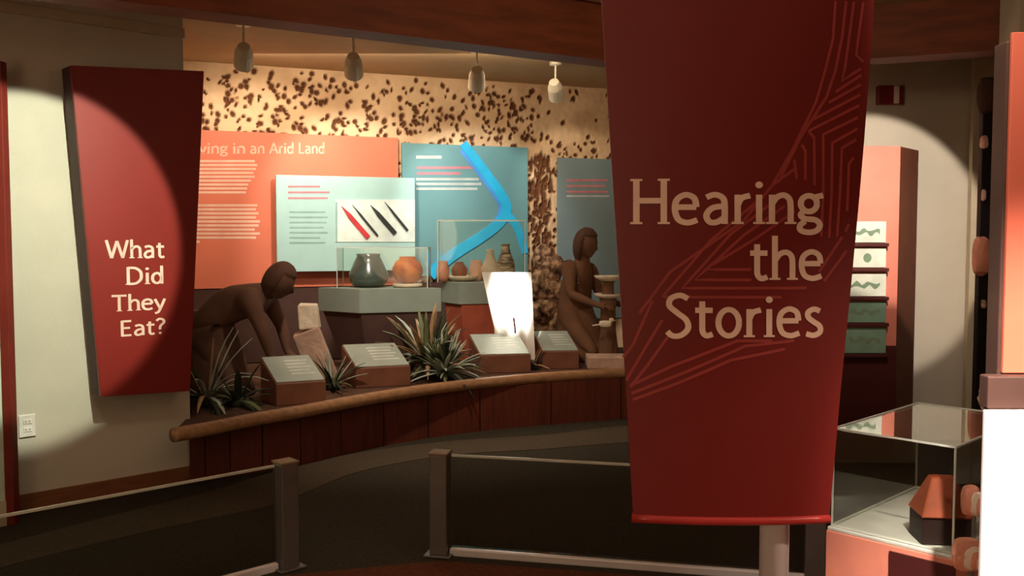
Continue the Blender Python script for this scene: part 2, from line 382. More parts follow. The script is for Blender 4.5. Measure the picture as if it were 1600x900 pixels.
# ------------------------------------------------------------------ counter: deck, front, rounded nosing
npx = ((270, 680), (330, 669), (400, 655), (480, 641), (560, 626), (645, 612), (740, 600), (850, 590), (970, 583), (1130, 577))
nos = [at_h(px, py, 0.40) for px, py in npx]; nos.append(Vector((1.97, 8.22, 0.40)))
nosc = catmull(nos, 8)
cnt = thing('display_counter', 'low curved counter with rounded wooden edge and dark red front', 'counter', (0, 0, 0))
tube('nosing', nosc, 0.045, M['woodn'], cnt, n=16)
basep = [at_h(px, py, 0) for px, py in ((296, 754), (360, 745), (470, 727), (600, 697), (750, 674), (970, 655), (1130, 648))]; basep.append(Vector((1.97, 8.35, 0)))
bc = catmull(basep, 8)
n = len(bc); V = []; F = []
for p in bc: V += [(p.x, p.y, 0.0), (p.x, p.y, 0.36), (p.x + 0.0, p.y + 0.04, 0.36), (p.x, p.y + 0.04, 0.0)]
for i in range(n - 1):
    for j in range(4): F.append((4 * i + j, 4 * i + (j + 1) % 4, 4 * i + 4 + (j + 1) % 4, 4 * i + 4 + j))
F += [(0, 1, 2, 3), (4 * n - 4, 4 * n - 1, 4 * n - 2, 4 * n - 3)]
# vertical front boards (joined by fine grooves): one board per stretch of the curve
per = 4
for k in range(0, n - 1, per):
    e = min(k + per, n - 1); seg = bc[k:e + 1]
    A = [(p.x, p.y) for p in seg]; 
    d0 = (seg[-1] - seg[0]).normalized() * 0.004
    A[0] = (A[0][0] + d0.x, A[0][1] + d0.y); A[-1] = (A[-1][0] - d0.x, A[-1][1] - d0.y)
    prism('front_board', A + [(x, y + 0.05) for x, y in A[::-1]], 0.0, 0.36, M['cred'], cnt)
dk = [(p.x, p.y) for p in nosc] + [(1.97, 10.2), (-3.12, bwY(-3.12) - 0.1), (-2.98, 8.1), (-2.16, 6.22)]
prism('deck', dk, 0.36, 0.415, M['deck'], cnt)
DK = 0.415

# ================================================================== STROKE FONT
def cr2(P, per=7): return [(v.x, v.y) for v in catmull([(p[0], p[1], 0) for p in P], per)]
def el(cx, cy, rx, ry, n=24): return [(cx + rx * math.cos(2 * PI * i / n), cy + ry * math.sin(2 * PI * i / n)) for i in range(n + 1)]
def srf(x, y, up=True): return [((x - 0.10, y - (0.015 if up else -0.0)), (x + 0.06, y + 0.0))]
G = {
 'H': (0.80, [[(.12, 0), (.12, 1)], [(.66, 0), (.66, 1)], [(.12, .53), (.66, .53)]], [(.12, 0), (.66, 0), (.12, .98), (.66, .98)]),
 'e': (0.60, [[(.09, .38), (.50, .38)], cr2([(.50, .38), (.46, .58), (.29, .66), (.12, .55), (.08, .32), (.15, .10), (.33, .03), (.52, .09)])], []),
 'a': (0.60, [cr2([(.10, .60), (.26, .66), (.41, .60), (.46, .45), (.46, 0)]), cr2([(.45, .40), (.22, .36), (.10, .20), (.16, .05), (.30, .04), (.45, .14)])], []),
 'r': (0.42, [[(.12, 0), (.12, .66)], cr2([(.12, .42), (.20, .58), (.37, .64)])], [(.12, 0)]),
 'i': (0.27, [[(.13, 0), (.13, .66)]], [(.13, 0)]),
 'n': (0.62, [[(.12, 0), (.12, .66)], cr2([(.12, .45), (.22, .60), (.36, .65), (.47, .57), (.50, .40), (.50, 0)])], [(.12, 0), (.5, 0)]),
 'h': (0.62, [[(.12, 0), (.12, 1.04)], cr2([(.12, .45), (.22, .60), (.36, .65), (.47, .57), (.50, .40), (.50, 0)])], [(.12, 0), (.5, 0)]),
 'g': (0.60, [el(.26, .46, .17, .18), [(.36, .60), (.56, .65)], cr2([(.16, .30), (.09, .20), (.18, .12), (.40, .09), (.49, -.02), (.42, -.15), (.25, -.19), (.09, -.14), (.08, -.03), (.18, .06)])], []),
 't': (0.44, [cr2([(.18, .84), (.18, .3), (.19, .12), (.27, .03), (.40, .07)]), [(.03, .63), (.40, .63)]], []),
 'S': (0.62, [cr2([(.50, .90), (.33, .98), (.14, .90), (.11, .73), (.28, .56), (.46, .40), (.50, .20), (.36, .04), (.18, .02), (.06, .12)])], []),
 'o': (0.62, [el(.30, .34, .22, .31)], []),
 's': (0.48, [cr2([(.38, .60), (.25, .65), (.12, .58), (.12, .46), (.24, .35), (.37, .25), (.38, .11), (.24, .03), (.07, .07)])], []),
 'W': (1.04, [[(.04, 1), (.26, .02)], [(.26, .02), (.51, .95)], [(.51, .95), (.75, .02)], [(.75, .02), (.98, 1)]], []),
 'D': (0.78, [[(.12, 0), (.12, 1)], cr2([(.12, .95), (.42, .93), (.62, .74), (.66, .5), (.62, .26), (.42, .06), (.12, .05)])], [(.12, 0)]),
 'd': (0.62, [el(.27, .33, .19, .29), [(.48, 0), (.48, 1.04)]], []),
 'T': (0.70, [[(.35, 0), (.35, .95)], [(.02, .95), (.68, .95)]], [(.35, 0)]),
 'y': (0.54, [[(.04, .66), (.28, .04)], cr2([(.50, .66), (.30, .08), (.18, -.18), (.03, -.24)])], []),
 'E': (0.62, [[(.12, 0), (.12, 1)], [(.12, .05), (.54, .05)], [(.12, .52), (.48, .52)], [(.12, .95), (.54, .95)]], []),
 '?': (0.50, [cr2([(.06, .86), (.2, .98), (.38, .92), (.42, .74), (.28, .56), (.23, .42), (.23, .28)])], []),
}
def add_ribbon(bm, pts, hw, fmap, close=False):
    P = [Vector((p[0], p[1])) for p in pts]; L = []; R = []
    for i, p in enumerate(P):
        a = P[i - 1] if i > 0 else (P[-2] if close else None); b_ = P[i + 1] if i < len(P) - 1 else (P[1] if close else None)
        d = ((b_ if b_ is not None else p) - (a if a is not None else p)); d.normalize(); nrm = Vector((-d.y, d.x))
        L.append(bm.verts.new(fmap(*(p + nrm * hw)))); R.append(bm.verts.new(fmap(*(p - nrm * hw))))
    for i in range(len(P) - 1): bm.faces.new((L[i], L[i + 1], R[i + 1], R[i]))
def word(name, text, u0, u1, v0, cap, surf, m, parent, hw=0.062):
    """text between u0..u1 on a surface; surf(u, v) -> local 3-D point"""
    tot = sum(G[c][0] for c in text); bm = bmesh.new(); kx = (u1 - u0) / tot; x = u0
    for c in text:
        wd, strokes, serifs = G[c]
        fm = lambda a, b_, x=x: surf(x + a * kx, v0 + b_ * cap)
        for s in strokes:
            if len(s) == 2:
                s = [(s[0][0] + (s[1][0] - s[0][0]) * t / 4, s[0][1] + (s[1][1] - s[0][1]) * t / 4) for t in range(5)]
            add_ribbon(bm, s, hw, fm, close=(s[0] == s[-1]))
        for (sx, sy) in serifs: add_ribbon(bm, [(sx - 0.12, sy + 0.022), (sx + 0.12, sy + 0.022)], 0.024, fm)
        if c == 'i' or c == '?':
            dy = .88 if c == 'i' else .06
            cx = .13 if c == 'i' else .23
            vs = [bm.verts.new(fm(cx + .078 * math.cos(2 * PI * k / 12), dy + .078 * math.sin(2 * PI * k / 12))) for k in range(12)]; bm.faces.new(vs)
        x += wd * kx
    return bmobj(name, bm, m, parent)

# ================================================================== LARGE BANNER
BY = 2.40
bcx = at_y(1152, 400, BY).x
bt = thing('banner_stand', 'tall tapering dark red banner reading Hearing the Stories on a metal pole', 'banner', (bcx, BY + 0.07, 0))
def bsurf_y(X, zz):
    k = (X - bcx) / 0.36; return BY - 0.045 * (1 - k * k)
rows = []
Lpx = ((932, -110), (940, 0), (949, 150), (958, 300), (968, 450), (977, 600), (988, 803)); Rpx = ((1374, -110), (1365, 0), (1354, 150), (1341, 300), (1326, 450), (1310, 600), (1291, 803))
def lerp_edge(E, py):
    for a, b_ in zip(E, E[1:]):
        if py <= b_[1]: return a[0] + (b_[0] - a[0]) * (py - a[1]) / (b_[1] - a[1])
    return E[-1][0]
bmb = bmesh.new(); nr, ncol = 24, 16; grid = {}; T = 0.012
for side in (0, 1):
    for r in range(nr + 1):
        py = -110 + (803 + 110) * r / nr; xl = at_y(lerp_edge(Lpx, py), py, BY); xr = at_y(lerp_edge(Rpx, py), py, BY)
        for c in range(ncol + 1):
            X = xl.x + (xr.x - xl.x) * c / ncol
            grid[side, r, c] = bmb.verts.new((X - bcx, bsurf_y(X, xl.z) + side * T - (BY + 0.07), xl.z))
for r in range(nr):
    for c in range(ncol):
        bmb.faces.new((grid[0, r, c], grid[0, r + 1, c], grid[0, r + 1, c + 1], grid[0, r, c + 1])); bmb.faces.new((grid[1, r, c], grid[1, r, c + 1], grid[1, r + 1, c + 1], grid[1, r + 1, c]))
    for c in (0, ncol): bmb.faces.new((grid[0, r, c], grid[1, r, c], grid[1, r + 1, c], grid[0, r + 1, c]))
for c in range(ncol):
    for r in (0, nr): bmb.faces.new((grid[0, r, c], grid[1, r, c], grid[1, r, c + 1], grid[0, r, c + 1]))
pan = bmobj('fabric_panel', bmb, M['bred'], bt, smooth=True)
mod = pan.modifiers.new('es', 'EDGE_SPLIT'); mod.split_angle = math.radians(40)
def bpix(px, py, off=0.002):
    p = at_y(px, py, BY - 0.035); return Vector((p.x - bcx, bsurf_y(p.x, p.z) - off - (BY + 0.07), p.z))
def bs(u, v): return bpix(u, v)
for t, x0, x1, yb, cap in (('Hearing', 986, 1290, 350, 69), ('the', 1168, 1290, 437, 66), ('Stories', 1038, 1289, 526, 66)):
    word('lettering', t, x0, x1, yb, -cap, bs, M['letter'], bt, hw=0.064)
PATL = [
 [(1307, 0), (1303, 60), (1290, 110), (1275, 160), (1240, 230), (1205, 290), (1160, 345), (1047, 425), (1000, 490)],
 [(1325, 0), (1318, 57), (1307, 110), (1293, 150), (1250, 215), (1215, 285)],
 [(1338, 0), (1330, 57), (1323, 105), (1318, 125), (1350, 105)], [(1354, 0), (1345, 60), (1342, 84), (1354, 94)],
 [(1307, 143), (1351, 115)], [(1296, 160), (1350, 130)], [(1270, 187), (1349, 146)], [(1263, 205), (1347, 163)],
 [(1345, 182), (1287, 210), (1287, 300), (1284, 370)], [(1344, 200), (1302, 223), (1301, 300), (1297, 372)], [(1342, 217), (1318, 231), (1315, 300), (1310, 370)], [(1338, 245), (1330, 255), (1327, 330)],
 [(1263, 205), (1272, 215), (1273, 290)], [(1252, 226), (1258, 236), (1258, 282)], [(1240, 250), (1244, 280)],
 [(1205, 290), (1244, 262)], [(1225, 262), (1256, 196)],
 [(1241, 330), (1180, 372), (1100, 421), (1172, 421)], [(1225, 322), (1160, 368), (1085, 437), (1172, 437)], [(1208, 315), (1140, 366), (1066, 450), (1260, 450)], [(1192, 306), (1110, 375), (1035, 464), (1040, 464), (1220, 464)],
 [(1319, 370), (1280, 425)], [(1330, 350), (1324, 362)], [(1326, 392), (1288, 440)],
 [(1020, 470), (990, 540), (975, 560)], [(1035, 500), (1000, 560), (980, 596)], [(1048, 520), (1012, 572), (986, 606)],
 [(1240, 532), (1163, 540), (1073, 580), (988, 616)], [(1225, 545), (1140, 562), (1060, 598), (990, 626)], [(1205, 532), (1150, 532), (1050, 572), (986, 604)],
]
bm = bmesh.new()
for L in PATL:
    pts = []
    for a, b_ in zip(L, L[1:]):
        nn = max(1, int(math.hypot(b_[0] - a[0], b_[1] - a[1]) / 18)); pts += [(a[0] + (b_[0] - a[0]) * k / nn, a[1] + (b_[1] - a[1]) * k / nn) for k in range(nn)]
    pts.append(L[-1]); add_ribbon(bm, pts, 2.3, lambda a, b_: bpix(a, b_, 0.0012))
bmobj('printed_line_pattern', bm, M['pat'], bt)
zb = at_y(1140, 803, BY).z
rp_ = []
for c in range(13):
    X = at_y(986, 806, BY).x + (at_y(1291, 806, BY).x - at_y(986, 806, BY).x) * c / 12; rp_.append((X - bcx, bsurf_y(X, 0) - (BY + 0.07) + 0.004, zb - 0.006))
tube('bottom_rail', rp_, 0.012, M['rail'], bt, n=12)
pX = at_y(1213, 700, 2.47).x - bcx
lathe('pole', [(0.039, 0.02), (0.039, 2.46), (0.030, 2.47)], M['chrome'], bt, c=(pX, 0.005, 0))
lathe('base_plate', [(0.17, 0.0), (0.17, 0.012), (0.06, 0.025), (0.045, 0.06)], M['chrome'], bt, c=(pX, 0.005, 0), n=36)
for z in (1.05, 2.3): box('clamp', pX - 0.05, pX + 0.05, -0.104, -0.03, z, z + 0.03, M['steel'], bt)

# ================================================================== SMALL BANNER ON THE LEFT WALL
aa = math.radians(42.5); d = Vector((math.cos(aa), math.sin(aa), 0)); nrm = Vector((d.y, -d.x, 0))
o0 = Vector((-2.505, 5.35, 0))
sb = thing('wall_banner', 'tapering red wall banner reading What Did They Eat?', 'banner', o0, aa)
def sbl(px, py):     # pixel -> (s, z) in the banner plane
    p = at_pl(px, py, o0, nrm); return (p - o0).dot(d), p.z
TL, TR, BR, BL_ = sbl(111, 102), sbl(319, 111), sbl(297, 611), sbl(158, 620)
q = [(c[0], 0, c[1]) for c in (TL, TR, BR, BL_)]
slab('banner_panel', q, (0, 0.035, 0), M['bred2'], sb, bev=0.003)
slab('banner_edge', [(c[0] * 1.0, 0.036, c[1]) for c in (TL, TR, BR, BL_)], (0, 0.13, 0), M['bside'], sb)
for t, x0, x1, yb, cap in (('What', 165, 258, 404, 29), ('Did', 196, 258, 445, 29), ('They', 174, 259, 487, 29), ('Eat?', 187, 259, 526, 29)):
    (u0, v0), (u1, _) = sbl(x0, yb), sbl(x1, yb); vt = sbl(x1, yb - cap)[1]
    word('lettering', t, u0, u1, v0, vt - v0, lambda u, v: (u, -0.0015, v), M['letter'], sb, hw=0.066)
# standoff arms to the wall
for s, z in ((0.55, 2.3), (0.50, 1.2)):
    p = o0 + d * s - nrm * 0.165; t_ = (p - W0).dot(WN); e = p - WN * (t_ )
    pl = Matrix.Rotation(-aa, 3, 'Z') @ (p - o0); el_ = Matrix.Rotation(-aa, 3, 'Z') @ (e - o0)
    bm = bmesh.new(); add_cyl(bm, (pl.x, pl.y, z), (el_.x, el_.y, z), 0.012); bmobj('standoff_arm', bm, M['steel'], sb)

# ================================================================== FAR LEFT: framed pale panel, outlet
pr = thing('freestanding_board', 'tall pale display panel with dark red post at the left edge', 'panel', (-2.76, 5.10, 0), 0)
box('post', -0.05, 0.0, -0.03, 0.03, 0.0, 2.55, mat('post_red', (120, 38, 28), 0.5), pr)
PD = Vector((-0.72, -0.69)).normalized()
def pl_(t, o): return (PD.x * t - PD.y * o - 0.045, PD.y * t + PD.x * o)
prism('pale_board', [pl_(0.02, -0.012), pl_(1.0, -0.012), pl_(1.0, 0.012), pl_(0.02, 0.012)], 0.14, 2.5, mat('pale_board', (200, 212, 190), 0.6), pr)
prism('foot_rail', [pl_(0.02, -0.025), pl_(1.0, -0.025), pl_(1.0, 0.025), pl_(0.02, 0.025)], 0.0, 0.14, M['trimw'], pr)
prism('middle_rail', [pl_(0.02, -0.02), pl_(1.0, -0.02), pl_(1.0, 0.02), pl_(0.02, 0.02)], 1.0, 1.015, M['steel'], pr)
oc = at_pl(42, 665, W0, WN); oc2 = oc + WN * 0.0
ot = thing('wall_outlet', 'white wall outlet low on the pale left wall', 'outlet', oc2, math.atan2(WD.y, WD.x))
box('cover_plate', -0.045, 0.045, -0.012, -0.0005, -0.065, 0.065, M['plate'], ot, bev=0.004)
for z in (-0.035, 0.012):
    so = box('socket', -0.022, 0.022, -0.016, -0.012, z, z + 0.026, M['plate'], ot, bev=0.002)
    box('slot', -0.012, -0.009, -0.0165, -0.0155, z + 0.008, z + 0.02, M['dark'], so, bev=0); box('slot', 0.009, 0.012, -0.0165, -0.0155, z + 0.008, z + 0.02, M['dark'], so, bev=0)

# ================================================================== BARRIERS
def barrier(nm, label, P, Q, posts, zlow=0.035, ztop=0.515):
    P, Q = Vector(P), Vector(Q); ln = (Q - P).length; an = math.atan2((Q - P).y, (Q - P).x)
    t = thing('glass_barrier', label, 'barrier', (P.x, P.y, 0), an)
    box('glass_pane', 0.06, ln, -0.006, 0.006, 0.05, ztop - 0.012, M['smoke'], t, bev=0)
    box('top_edge', 0.06, ln, -0.007, 0.007, ztop - 0.012, ztop, M['gedge'], t, bev=0.002)
    box('bottom_rail', 0.05, ln, -0.016, 0.016, 0.0, 0.04, M['chrome'], t, bev=0.006)
    for s in posts:
        bm = bmesh.new(); add_box(bm, s - 0.045, s + 0.045, -0.045, 0.045, 0.012, ztop, 0.006); bmobj('post', bm, M['steel'], t)
        box('post_cap', s - 0.05, s + 0.05, -0.05, 0.05, ztop, ztop + 0.012, M['brass'], t, bev=0.004)
        box('foot_plate', s - 0.07, s + 0.07, -0.07, 0.07, 0.003, 0.014, M['steel'], t, bev=0.003)
barrier('a', 'low glass barrier running off to the left from a square metal post', (-1.09, 4.41, 0), (-2.35, 3.25, 0), (0.0,))
barrier('b', 'low glass barrier passing behind the large banner, post at its left end', (-0.36, 4.60, 0), (1.45, 4.20, 0), (0.0, 1.80))

# ================================================================== PANELS ON THE BACK WALL
def wallpanel(nm, label, pxl, pxr, pyt, pyb, off, th, m, group=None):
    a = bw(pxl, pyt, off); b_ = bw(pxr, pyt, off); c = bw((pxl), pyb, off)
    lo = min(c.z, 9); t = thing(nm, label, 'panel', (a.x, a.y, lo), math.atan2(BD.y, BD.x), group)
    W = (b_ - a).length; W = (b_ - a).dot(BD); H = a.z - lo
    box('board', 0, W, 0, th, 0, H, m, t, bev=0.003)
    box('batten', 0.05, W - 0.05, th, off + 0.03, H * 0.25, H * 0.3, M['edge'], t, bev=0); box('batten', 0.05, W - 0.05, th, off + 0.03, H * 0.8, H * 0.85, M['edge'], t, bev=0)
    fx = lambda px, py: ((bw(px, py, off) - a).dot(BD), -0.002, bw(px, py, off).z - lo)
    return t, fx, W, H
def lines(name, t, fx, x0, x1s, y0, dy, h, m):
    bm = bmesh.new()
    for i, x1 in enumerate(x1s):
        y = y0 + dy * i; q = [fx(x0, y), fx(x1, y), fx(x1, y + h), fx(x0, y + h)]; bm.faces.new([bm.verts.new(p) for p in q])
    return bmobj(name, bm, m, t)
st(prism('trim_6', [((L0 + BD * a_ + BN * o_).x, (L0 + BD * a_ + BN * o_).y) for a_, o_ in ((0.25, 0.0), (4.0, 0.0), (4.0, 0.05), (0.25, 0.05))], DK, 1.14, M['pedd']))
op, fx, W_, H_ = wallpanel('orange_text_panel', 'large orange text panel on the spotted wall, behind the kneeling figure', 290, 622, 202, 452, 0.06, 0.03, M['orange'])
# heading: "... in an Arid Land"
G.update({
 'A': (0.72, [[(.04, 0), (.34, 1)], [(.34, 1), (.66, 0)], [(.15, .34), (.54, .34)]], []),
 'L': (0.56, [[(.12, 0), (.12, 1)], [(.12, .05), (.5, .05)]], []),
 'v': (0.52, [[(.04, .66), (.25, .02)], [(.25, .02), (.48, .66)]], []),
})
def osf(u, v): return fx(u, v)
for t, x0, x1 in (('Living', 292, 357), ('in', 363, 384), ('an', 390, 414), ('Arid', 421, 460), ('Land', 466, 508)):
    word('lettering', t, x0, x1, 240, -17, osf, M['ink'], op, hw=0.07)
lines('text_block', op, fx, 300, (398, 402, 400, 396, 398, 392, 388, 386, 384), 250, 6.1, 3.6, M['ink'])
lines('text_block', op, fx, 300, (402, 400, 404, 400, 406, 404, 398, 406, 400, 312), 319, 6.3, 3.8, M['ink'])
pp, fx2, W2, H2 = wallpanel('pale_green_panel', 'pale green panel in front of the orange panel, with picture of knives', 431, 648, 273, 425, 0.18, 0.05, M['pale'])
q = [fx2(524, 312), fx2(648, 312), fx2(648, 378), fx2(524, 378)]
pic = slab('picture', [(a, -0.006, c) for a, b_, c in q], (0, 0.006, 0), mat('picture_white', (226, 240, 232), 0.5), pp)
for (x0, y0), (x1, y1), wd, mm in (((533, 322), (576, 370), 5.5, 'kred'), ((550, 320), (590, 368), 2.4, 'kdark'), ((578, 320), (618, 364), 5, 'kdark'), ((600, 315), (637, 360), 2.6, 'kdark')):
    dx, dy = x1 - x0, y1 - y0; L = math.hypot(dx, dy); nx_, ny_ = -dy / L * wd, dx / L * wd
    pts = [(x0, y0), (x0 + dx * .35 + nx_ * .8, y0 + dy * .35 + ny_ * .8), (x1 + nx_, y1 + ny_), (x1 - nx_ * .4, y1 - ny_ * .4), (x0 + dx * .3 - nx_ * .5, y0 + dy * .3 - ny_ * .5)]
    slab('knife', [(fx2(*p)[0], -0.020, fx2(*p)[2]) for p in pts], (0, 0.012, 0), M[mm], pic)
    bx0, by0 = x0 + dx * .0, y0; 
lines('frame_line', pic, lambda a, b_: (fx2(a, b_)[0], -0.008, fx2(a, b_)[2]), 524, (527,), 316, 6, 62, M['inkg'])
lines('text_block', pp, fx2, 450, (500, 515, 512), 290, 9, 3, M['inkp'])
lines('text_block', pp, fx2, 452, (508, 512, 510, 506, 512, 500, 508), 330, 8, 2.5, M['inkg'])
bp_, fx3, W3, H3 = wallpanel('blue_map_panel', 'blue panel with a bright cyan river drawn across it', 628, 825, 223, 432, 0.06, 0.03, M['blue'])
lines('text_block', bp_, fx3, 650, (690,), 243, 8, 5, M['inkb'])
lines('text_block', bp_, fx3, 651, (742, 720), 260, 9, 4, M['inkp'])
lines('text_block', bp_, fx3, 650, (748, 752, 746), 278, 7.5, 4, M['inkb'])
rv = catmull([(723, 224, 0), (742, 248, 0), (762, 275, 0), (782, 303, 0), (791, 325, 0), (780, 348, 0), (752, 370, 0), (720, 390, 0), (695, 408, 0), (672, 430, 0)], 5)
def river(nm, R, w0, w1, m, off):
    bm = bmesh.new(); L = []; Rr = []; back = []
    for i, p in enumerate(R):
        d_ = (R[min(i + 1, len(R) - 1)] - R[max(i - 1, 0)]).normalized(); n_ = Vector((-d_.y, d_.x, 0)) * (w0 + (w1 - w0) * i / len(R))
        for k, s in ((0, 1), (1, -1)):
            a = fx3(p.x + s * n_.x, p.y + s * n_.y); (L if k == 0 else Rr).append(bm.verts.new((a[0], -off, a[2])))
    for i in range(len(R) - 1): bm.faces.new((L[i], L[i + 1], Rr[i + 1], Rr[i]))
    r = bmesh.ops.extrude_face_region(bm, geom=list(bm.faces)); 
    for v in [g for g in r['geom'] if isinstance(g, bmesh.types.BMVert)]: v.co.y += off - 0.001
    return bmobj(nm, bm, m, bp_)
river('river', rv, 6.5, 9, M['river'], 0.012)
river('river', catmull([(789, 334, 0), (803, 348, 0), (812, 366, 0), (820, 396, 0)], 5), 7, 5, M['river'], 0.009)
river('river_edge', [Vector((p.x - 7, p.y + 2, 0)) for p in rv[2:-4]], 5, 5, M['riverl'], 0.006)
gp, fx4, W4, H4 = wallpanel('grey_blue_panel', 'grey-blue text panel behind the upright brown figure', 872, 1010, 246, 500, 0.06, 0.03, M['greyb'])
lines('text_block', gp, fx4, 885, (950, 945, 950), 280, 9, 3.5, M['inkp'])
lines('text_block', gp, fx4, 885, (952,), 305, 9, 3, M['inkb'])

# ================================================================== TRACK LIGHTS
def track_light(px, py_base, tx, ty, label, watts, ang, color, blend=0.5, real=True):
    r = at_h(px, py_base, FAR); t = thing('spotlight', label, 'spotlight', (r.x, r.y, FAR), 0, 'spotlights over the display')
    lathe('ceiling_mount', [(0.055, -0.03), (0.055, 0.0)], M['lamp'], t)
    bm = bmesh.new(); add_cyl(bm, (0, 0, -0.02), (0, 0, -0.20), 0.009, n=10); bmobj('stem', bm, M['lamp'], t)
    tg = bw(tx, ty, 0.1); dv = (tg - Vector((r.x, r.y, FAR - 0.24))).normalized(); c = Vector((0, 0, -0.25))
    vis = (dv + Vector((-0.0, 0, -0.6))).normalized()
    bm = bmesh.new(); add_cyl(bm, c - dv * 0.10, c - dv * 0.03, 0.045, 0.068, 20); add_cyl(bm, c - dv * 0.03, c + dv * 0.10, 0.068, 0.075, 20); add_cyl(bm, (0, 0, -0.2), c - dv * 0.02, 0.012, 0.012, 8)
    hd_ = bmobj('lamp_head', bm, M['lamp'], t)
    bm = bmesh.new(); add_cyl(bm, c + dv * 0.101, c + dv * 0.106, 0.062, 0.062, 20); bmobj('lens', bm, M['bulb'], hd_)
    p = Vector((r.x, r.y, FAR)) + c + dv * 0.13
    spot('display_beam', p, tg, watts, ang, blend, color, 0.03)
track_light(380, 34, 380, 300, 'leftmost spotlight of the row over the display', 85, 74, (1.0, 0.80, 0.62))
track_light(552, 52, 560, 330, 'second spotlight from the left over the display', 110, 70, (1.0, 0.92, 0.80))
track_light(745, 76, 740, 330, 'third spotlight from the left, hanging near the middle', 75, 66, (0.95, 0.95, 0.90))
track_light(868, 97, 900, 300, 'rightmost visible spotlight, next to the large banner', 22, 64, (1.0, 0.82, 0.62))
# pin spot on the white cloth
spot('cloth_beam', (-0.25, 7.0, 3.1), at_y(800, 476, 8.40), 4200, 10, 0.8, (1.0, 0.93, 0.82), 0.03)
spot('case_fill', (-1.0, 6.2, 3.12), (-1.05, 8.2, 1.15), 130, 34, 0.9, (1.0, 0.95, 0.86), 0.04)  # added fill on the left case and its pots, has no lamp head
spot('deck_fill', (-0.8, 5.9, 3.1), (-0.7, 7.6, 0.5), 160, 82, 1.0, (1.0, 0.82, 0.62), 0.05)  # added frontal fill for the deck, not one of the hanging lamps

# ================================================================== LABEL LECTERNS ON THE COUNTER
lect = [(432, 513, 635, 0.35, 24, 'wedge-shaped label stand, leftmost on the counter'), (556, 650, 607, 0.44, 20, 'wedge-shaped label stand beside the agave, second from the left'),
        (750, 832, 584, 0.45, 10, 'wedge-shaped label stand below the bright white cloth'), (848, 908, 577, 0.33, 6, 'rightmost small wedge-shaped label stand on the counter')]
for x0, x1, yb, wd, rot, lb in lect:
    p = at_h(x0, yb, DK); t = thing('label_stand', lb, 'label stand', (p.x, p.y, DK + 0.001), math.radians(rot), 'label stands along the counter edge')
    dp, h0, h1 = 0.30, 0.155, 0.31
    sh = -0.06
    V = [(0, 0, 0), (wd, 0, 0), (wd + sh, dp, 0), (sh, dp, 0), (0, 0, h0), (wd, 0, h0), (wd + sh, dp, h1), (sh, dp, h1)]
    Fc = [(0, 3, 2, 1), (4, 5, 6, 7), (0, 1, 5, 4), (1, 2, 6, 5), (2, 3, 7, 6), (3, 0, 4, 7)]
    bo = obj('box', V, Fc, M['labb'], t); md = bo.modifiers.new('b', 'BEVEL'); md.width = 0.004
    s = (h1 - h0) / dp
    def tp(u, v, o=0.0): return (u * wd + v * sh, v * dp, h0 + v * (h1 - h0) + o)
    lp = slab('label_plate', [tp(0.02, 0.03, 0.001), tp(0.98, 0.03, 0.001), tp(0.98, 0.97, 0.001), tp(0.02, 0.97, 0.001)], (0, -0.002, 0.007), M['lab'], t)
    bm = bmesh.new()
    for k in range(5):
        v = 0.75 - k * 0.12; bm.faces.new([bm.verts.new(tp(a, b_, 0.0095)) for a, b_ in ((0.4, v), (0.88 - 0.06 * (k % 2), v), (0.88 - 0.06 * (k % 2), v + 0.05), (0.4, v + 0.05))])
    bmobj('label_print', bm, M['labd'], lp)

# ================================================================== PEDESTALS AND CASES BEHIND THE COUNTER
def case_pedestal(label, Yc, pxl, pxc, pxr, ytop, ybot, lower_m, x_low):
    """pedestal with a corner towards the viewer: left dark face, right face"""
    C = at_y(pxc, ybot + 2, Yc); zt = at_y(pxc, ytop, Yc).z; zb_ = at_y(pxc, ybot, Yc).z
    L = at_y(pxl, ytop, Yc + 0.30); R = at_y(pxr, ytop, Yc + 0.22)
    t = thing('display_pedestal', label, 'pedestal', (C.x, C.y, DK))
    a = Vector((0, 0)); l = Vector((L.x - C.x, L.y - C.y)); r = Vector((R.x - C.x, R.y - C.y)); bk_ = l + r * 0.9
    poly = [a, r, Vector((bk_.x, bk_.y)), l]
    prism('cap_block', [p for p in poly], zb_ - DK, zt - DK, M['ped'], t, bev=0.004)
    V = []; cen = sum(poly, Vector((0, 0))) / 4
    top = [cen + (p - cen) * 0.92 for p in poly]; bot = [cen + (p - cen) * x_low for p in poly]
    V = [(p.x, p.y, 0) for p in bot] + [(p.x, p.y, zb_ - DK) for p in top]
    obj('tapered_base', V, [(3, 2, 1, 0), (4, 5, 6, 7)] + [(i, (i + 1) % 4, 4 + (i + 1) % 4, 4 + i) for i in range(4)], lower_m, t)
    return t, C, zt, poly, cen
def glass_case(label, C, zt, x0, x1, y0, y1, h):
    t = thing('glass_case', label, 'display case', (C.x, C.y, zt)); g = 0.004
    box('pane', x0, x1, y0, y0 + g, 0, h, M['glass'], t, bev=0); box('pane', x0, x1, y1 - g, y1, 0, h, M['glass'], t, bev=0)
    box('pane', x0, x0 + g, y0 + g, y1 - g, 0, h, M['glass'], t, bev=0); box('pane', x1 - g, x1, y0 + g, y1 - g, 0, h, M['glass'], t, bev=0)
    box('top_pane', x0, x1, y0, y1, h, h + g, M['glass'], t, bev=0)
    bm = bmesh.new(); e = 0.004
    for x in (x0, x1):
        for y in (y0, y1): add_box(bm, x - e, x + e, y - e, y + e, 0, h)
    for y in (y0, y1): add_box(bm, x0, x1, y - e, y + e, h - e, h + e)
    for x in (x0, x1): add_box(bm, x - e, x + e, y0, y1, h - e, h + e)
    bmobj('edge', bm, M['gedge'], t)
    return t
p1, C1, zt1, poly1, cen1 = case_pedestal('wide grey-green pedestal on a dark tapered base, under the left glass case', 8.0, 497, 562, 690, 452, 490, M['pedd'], 0.55)
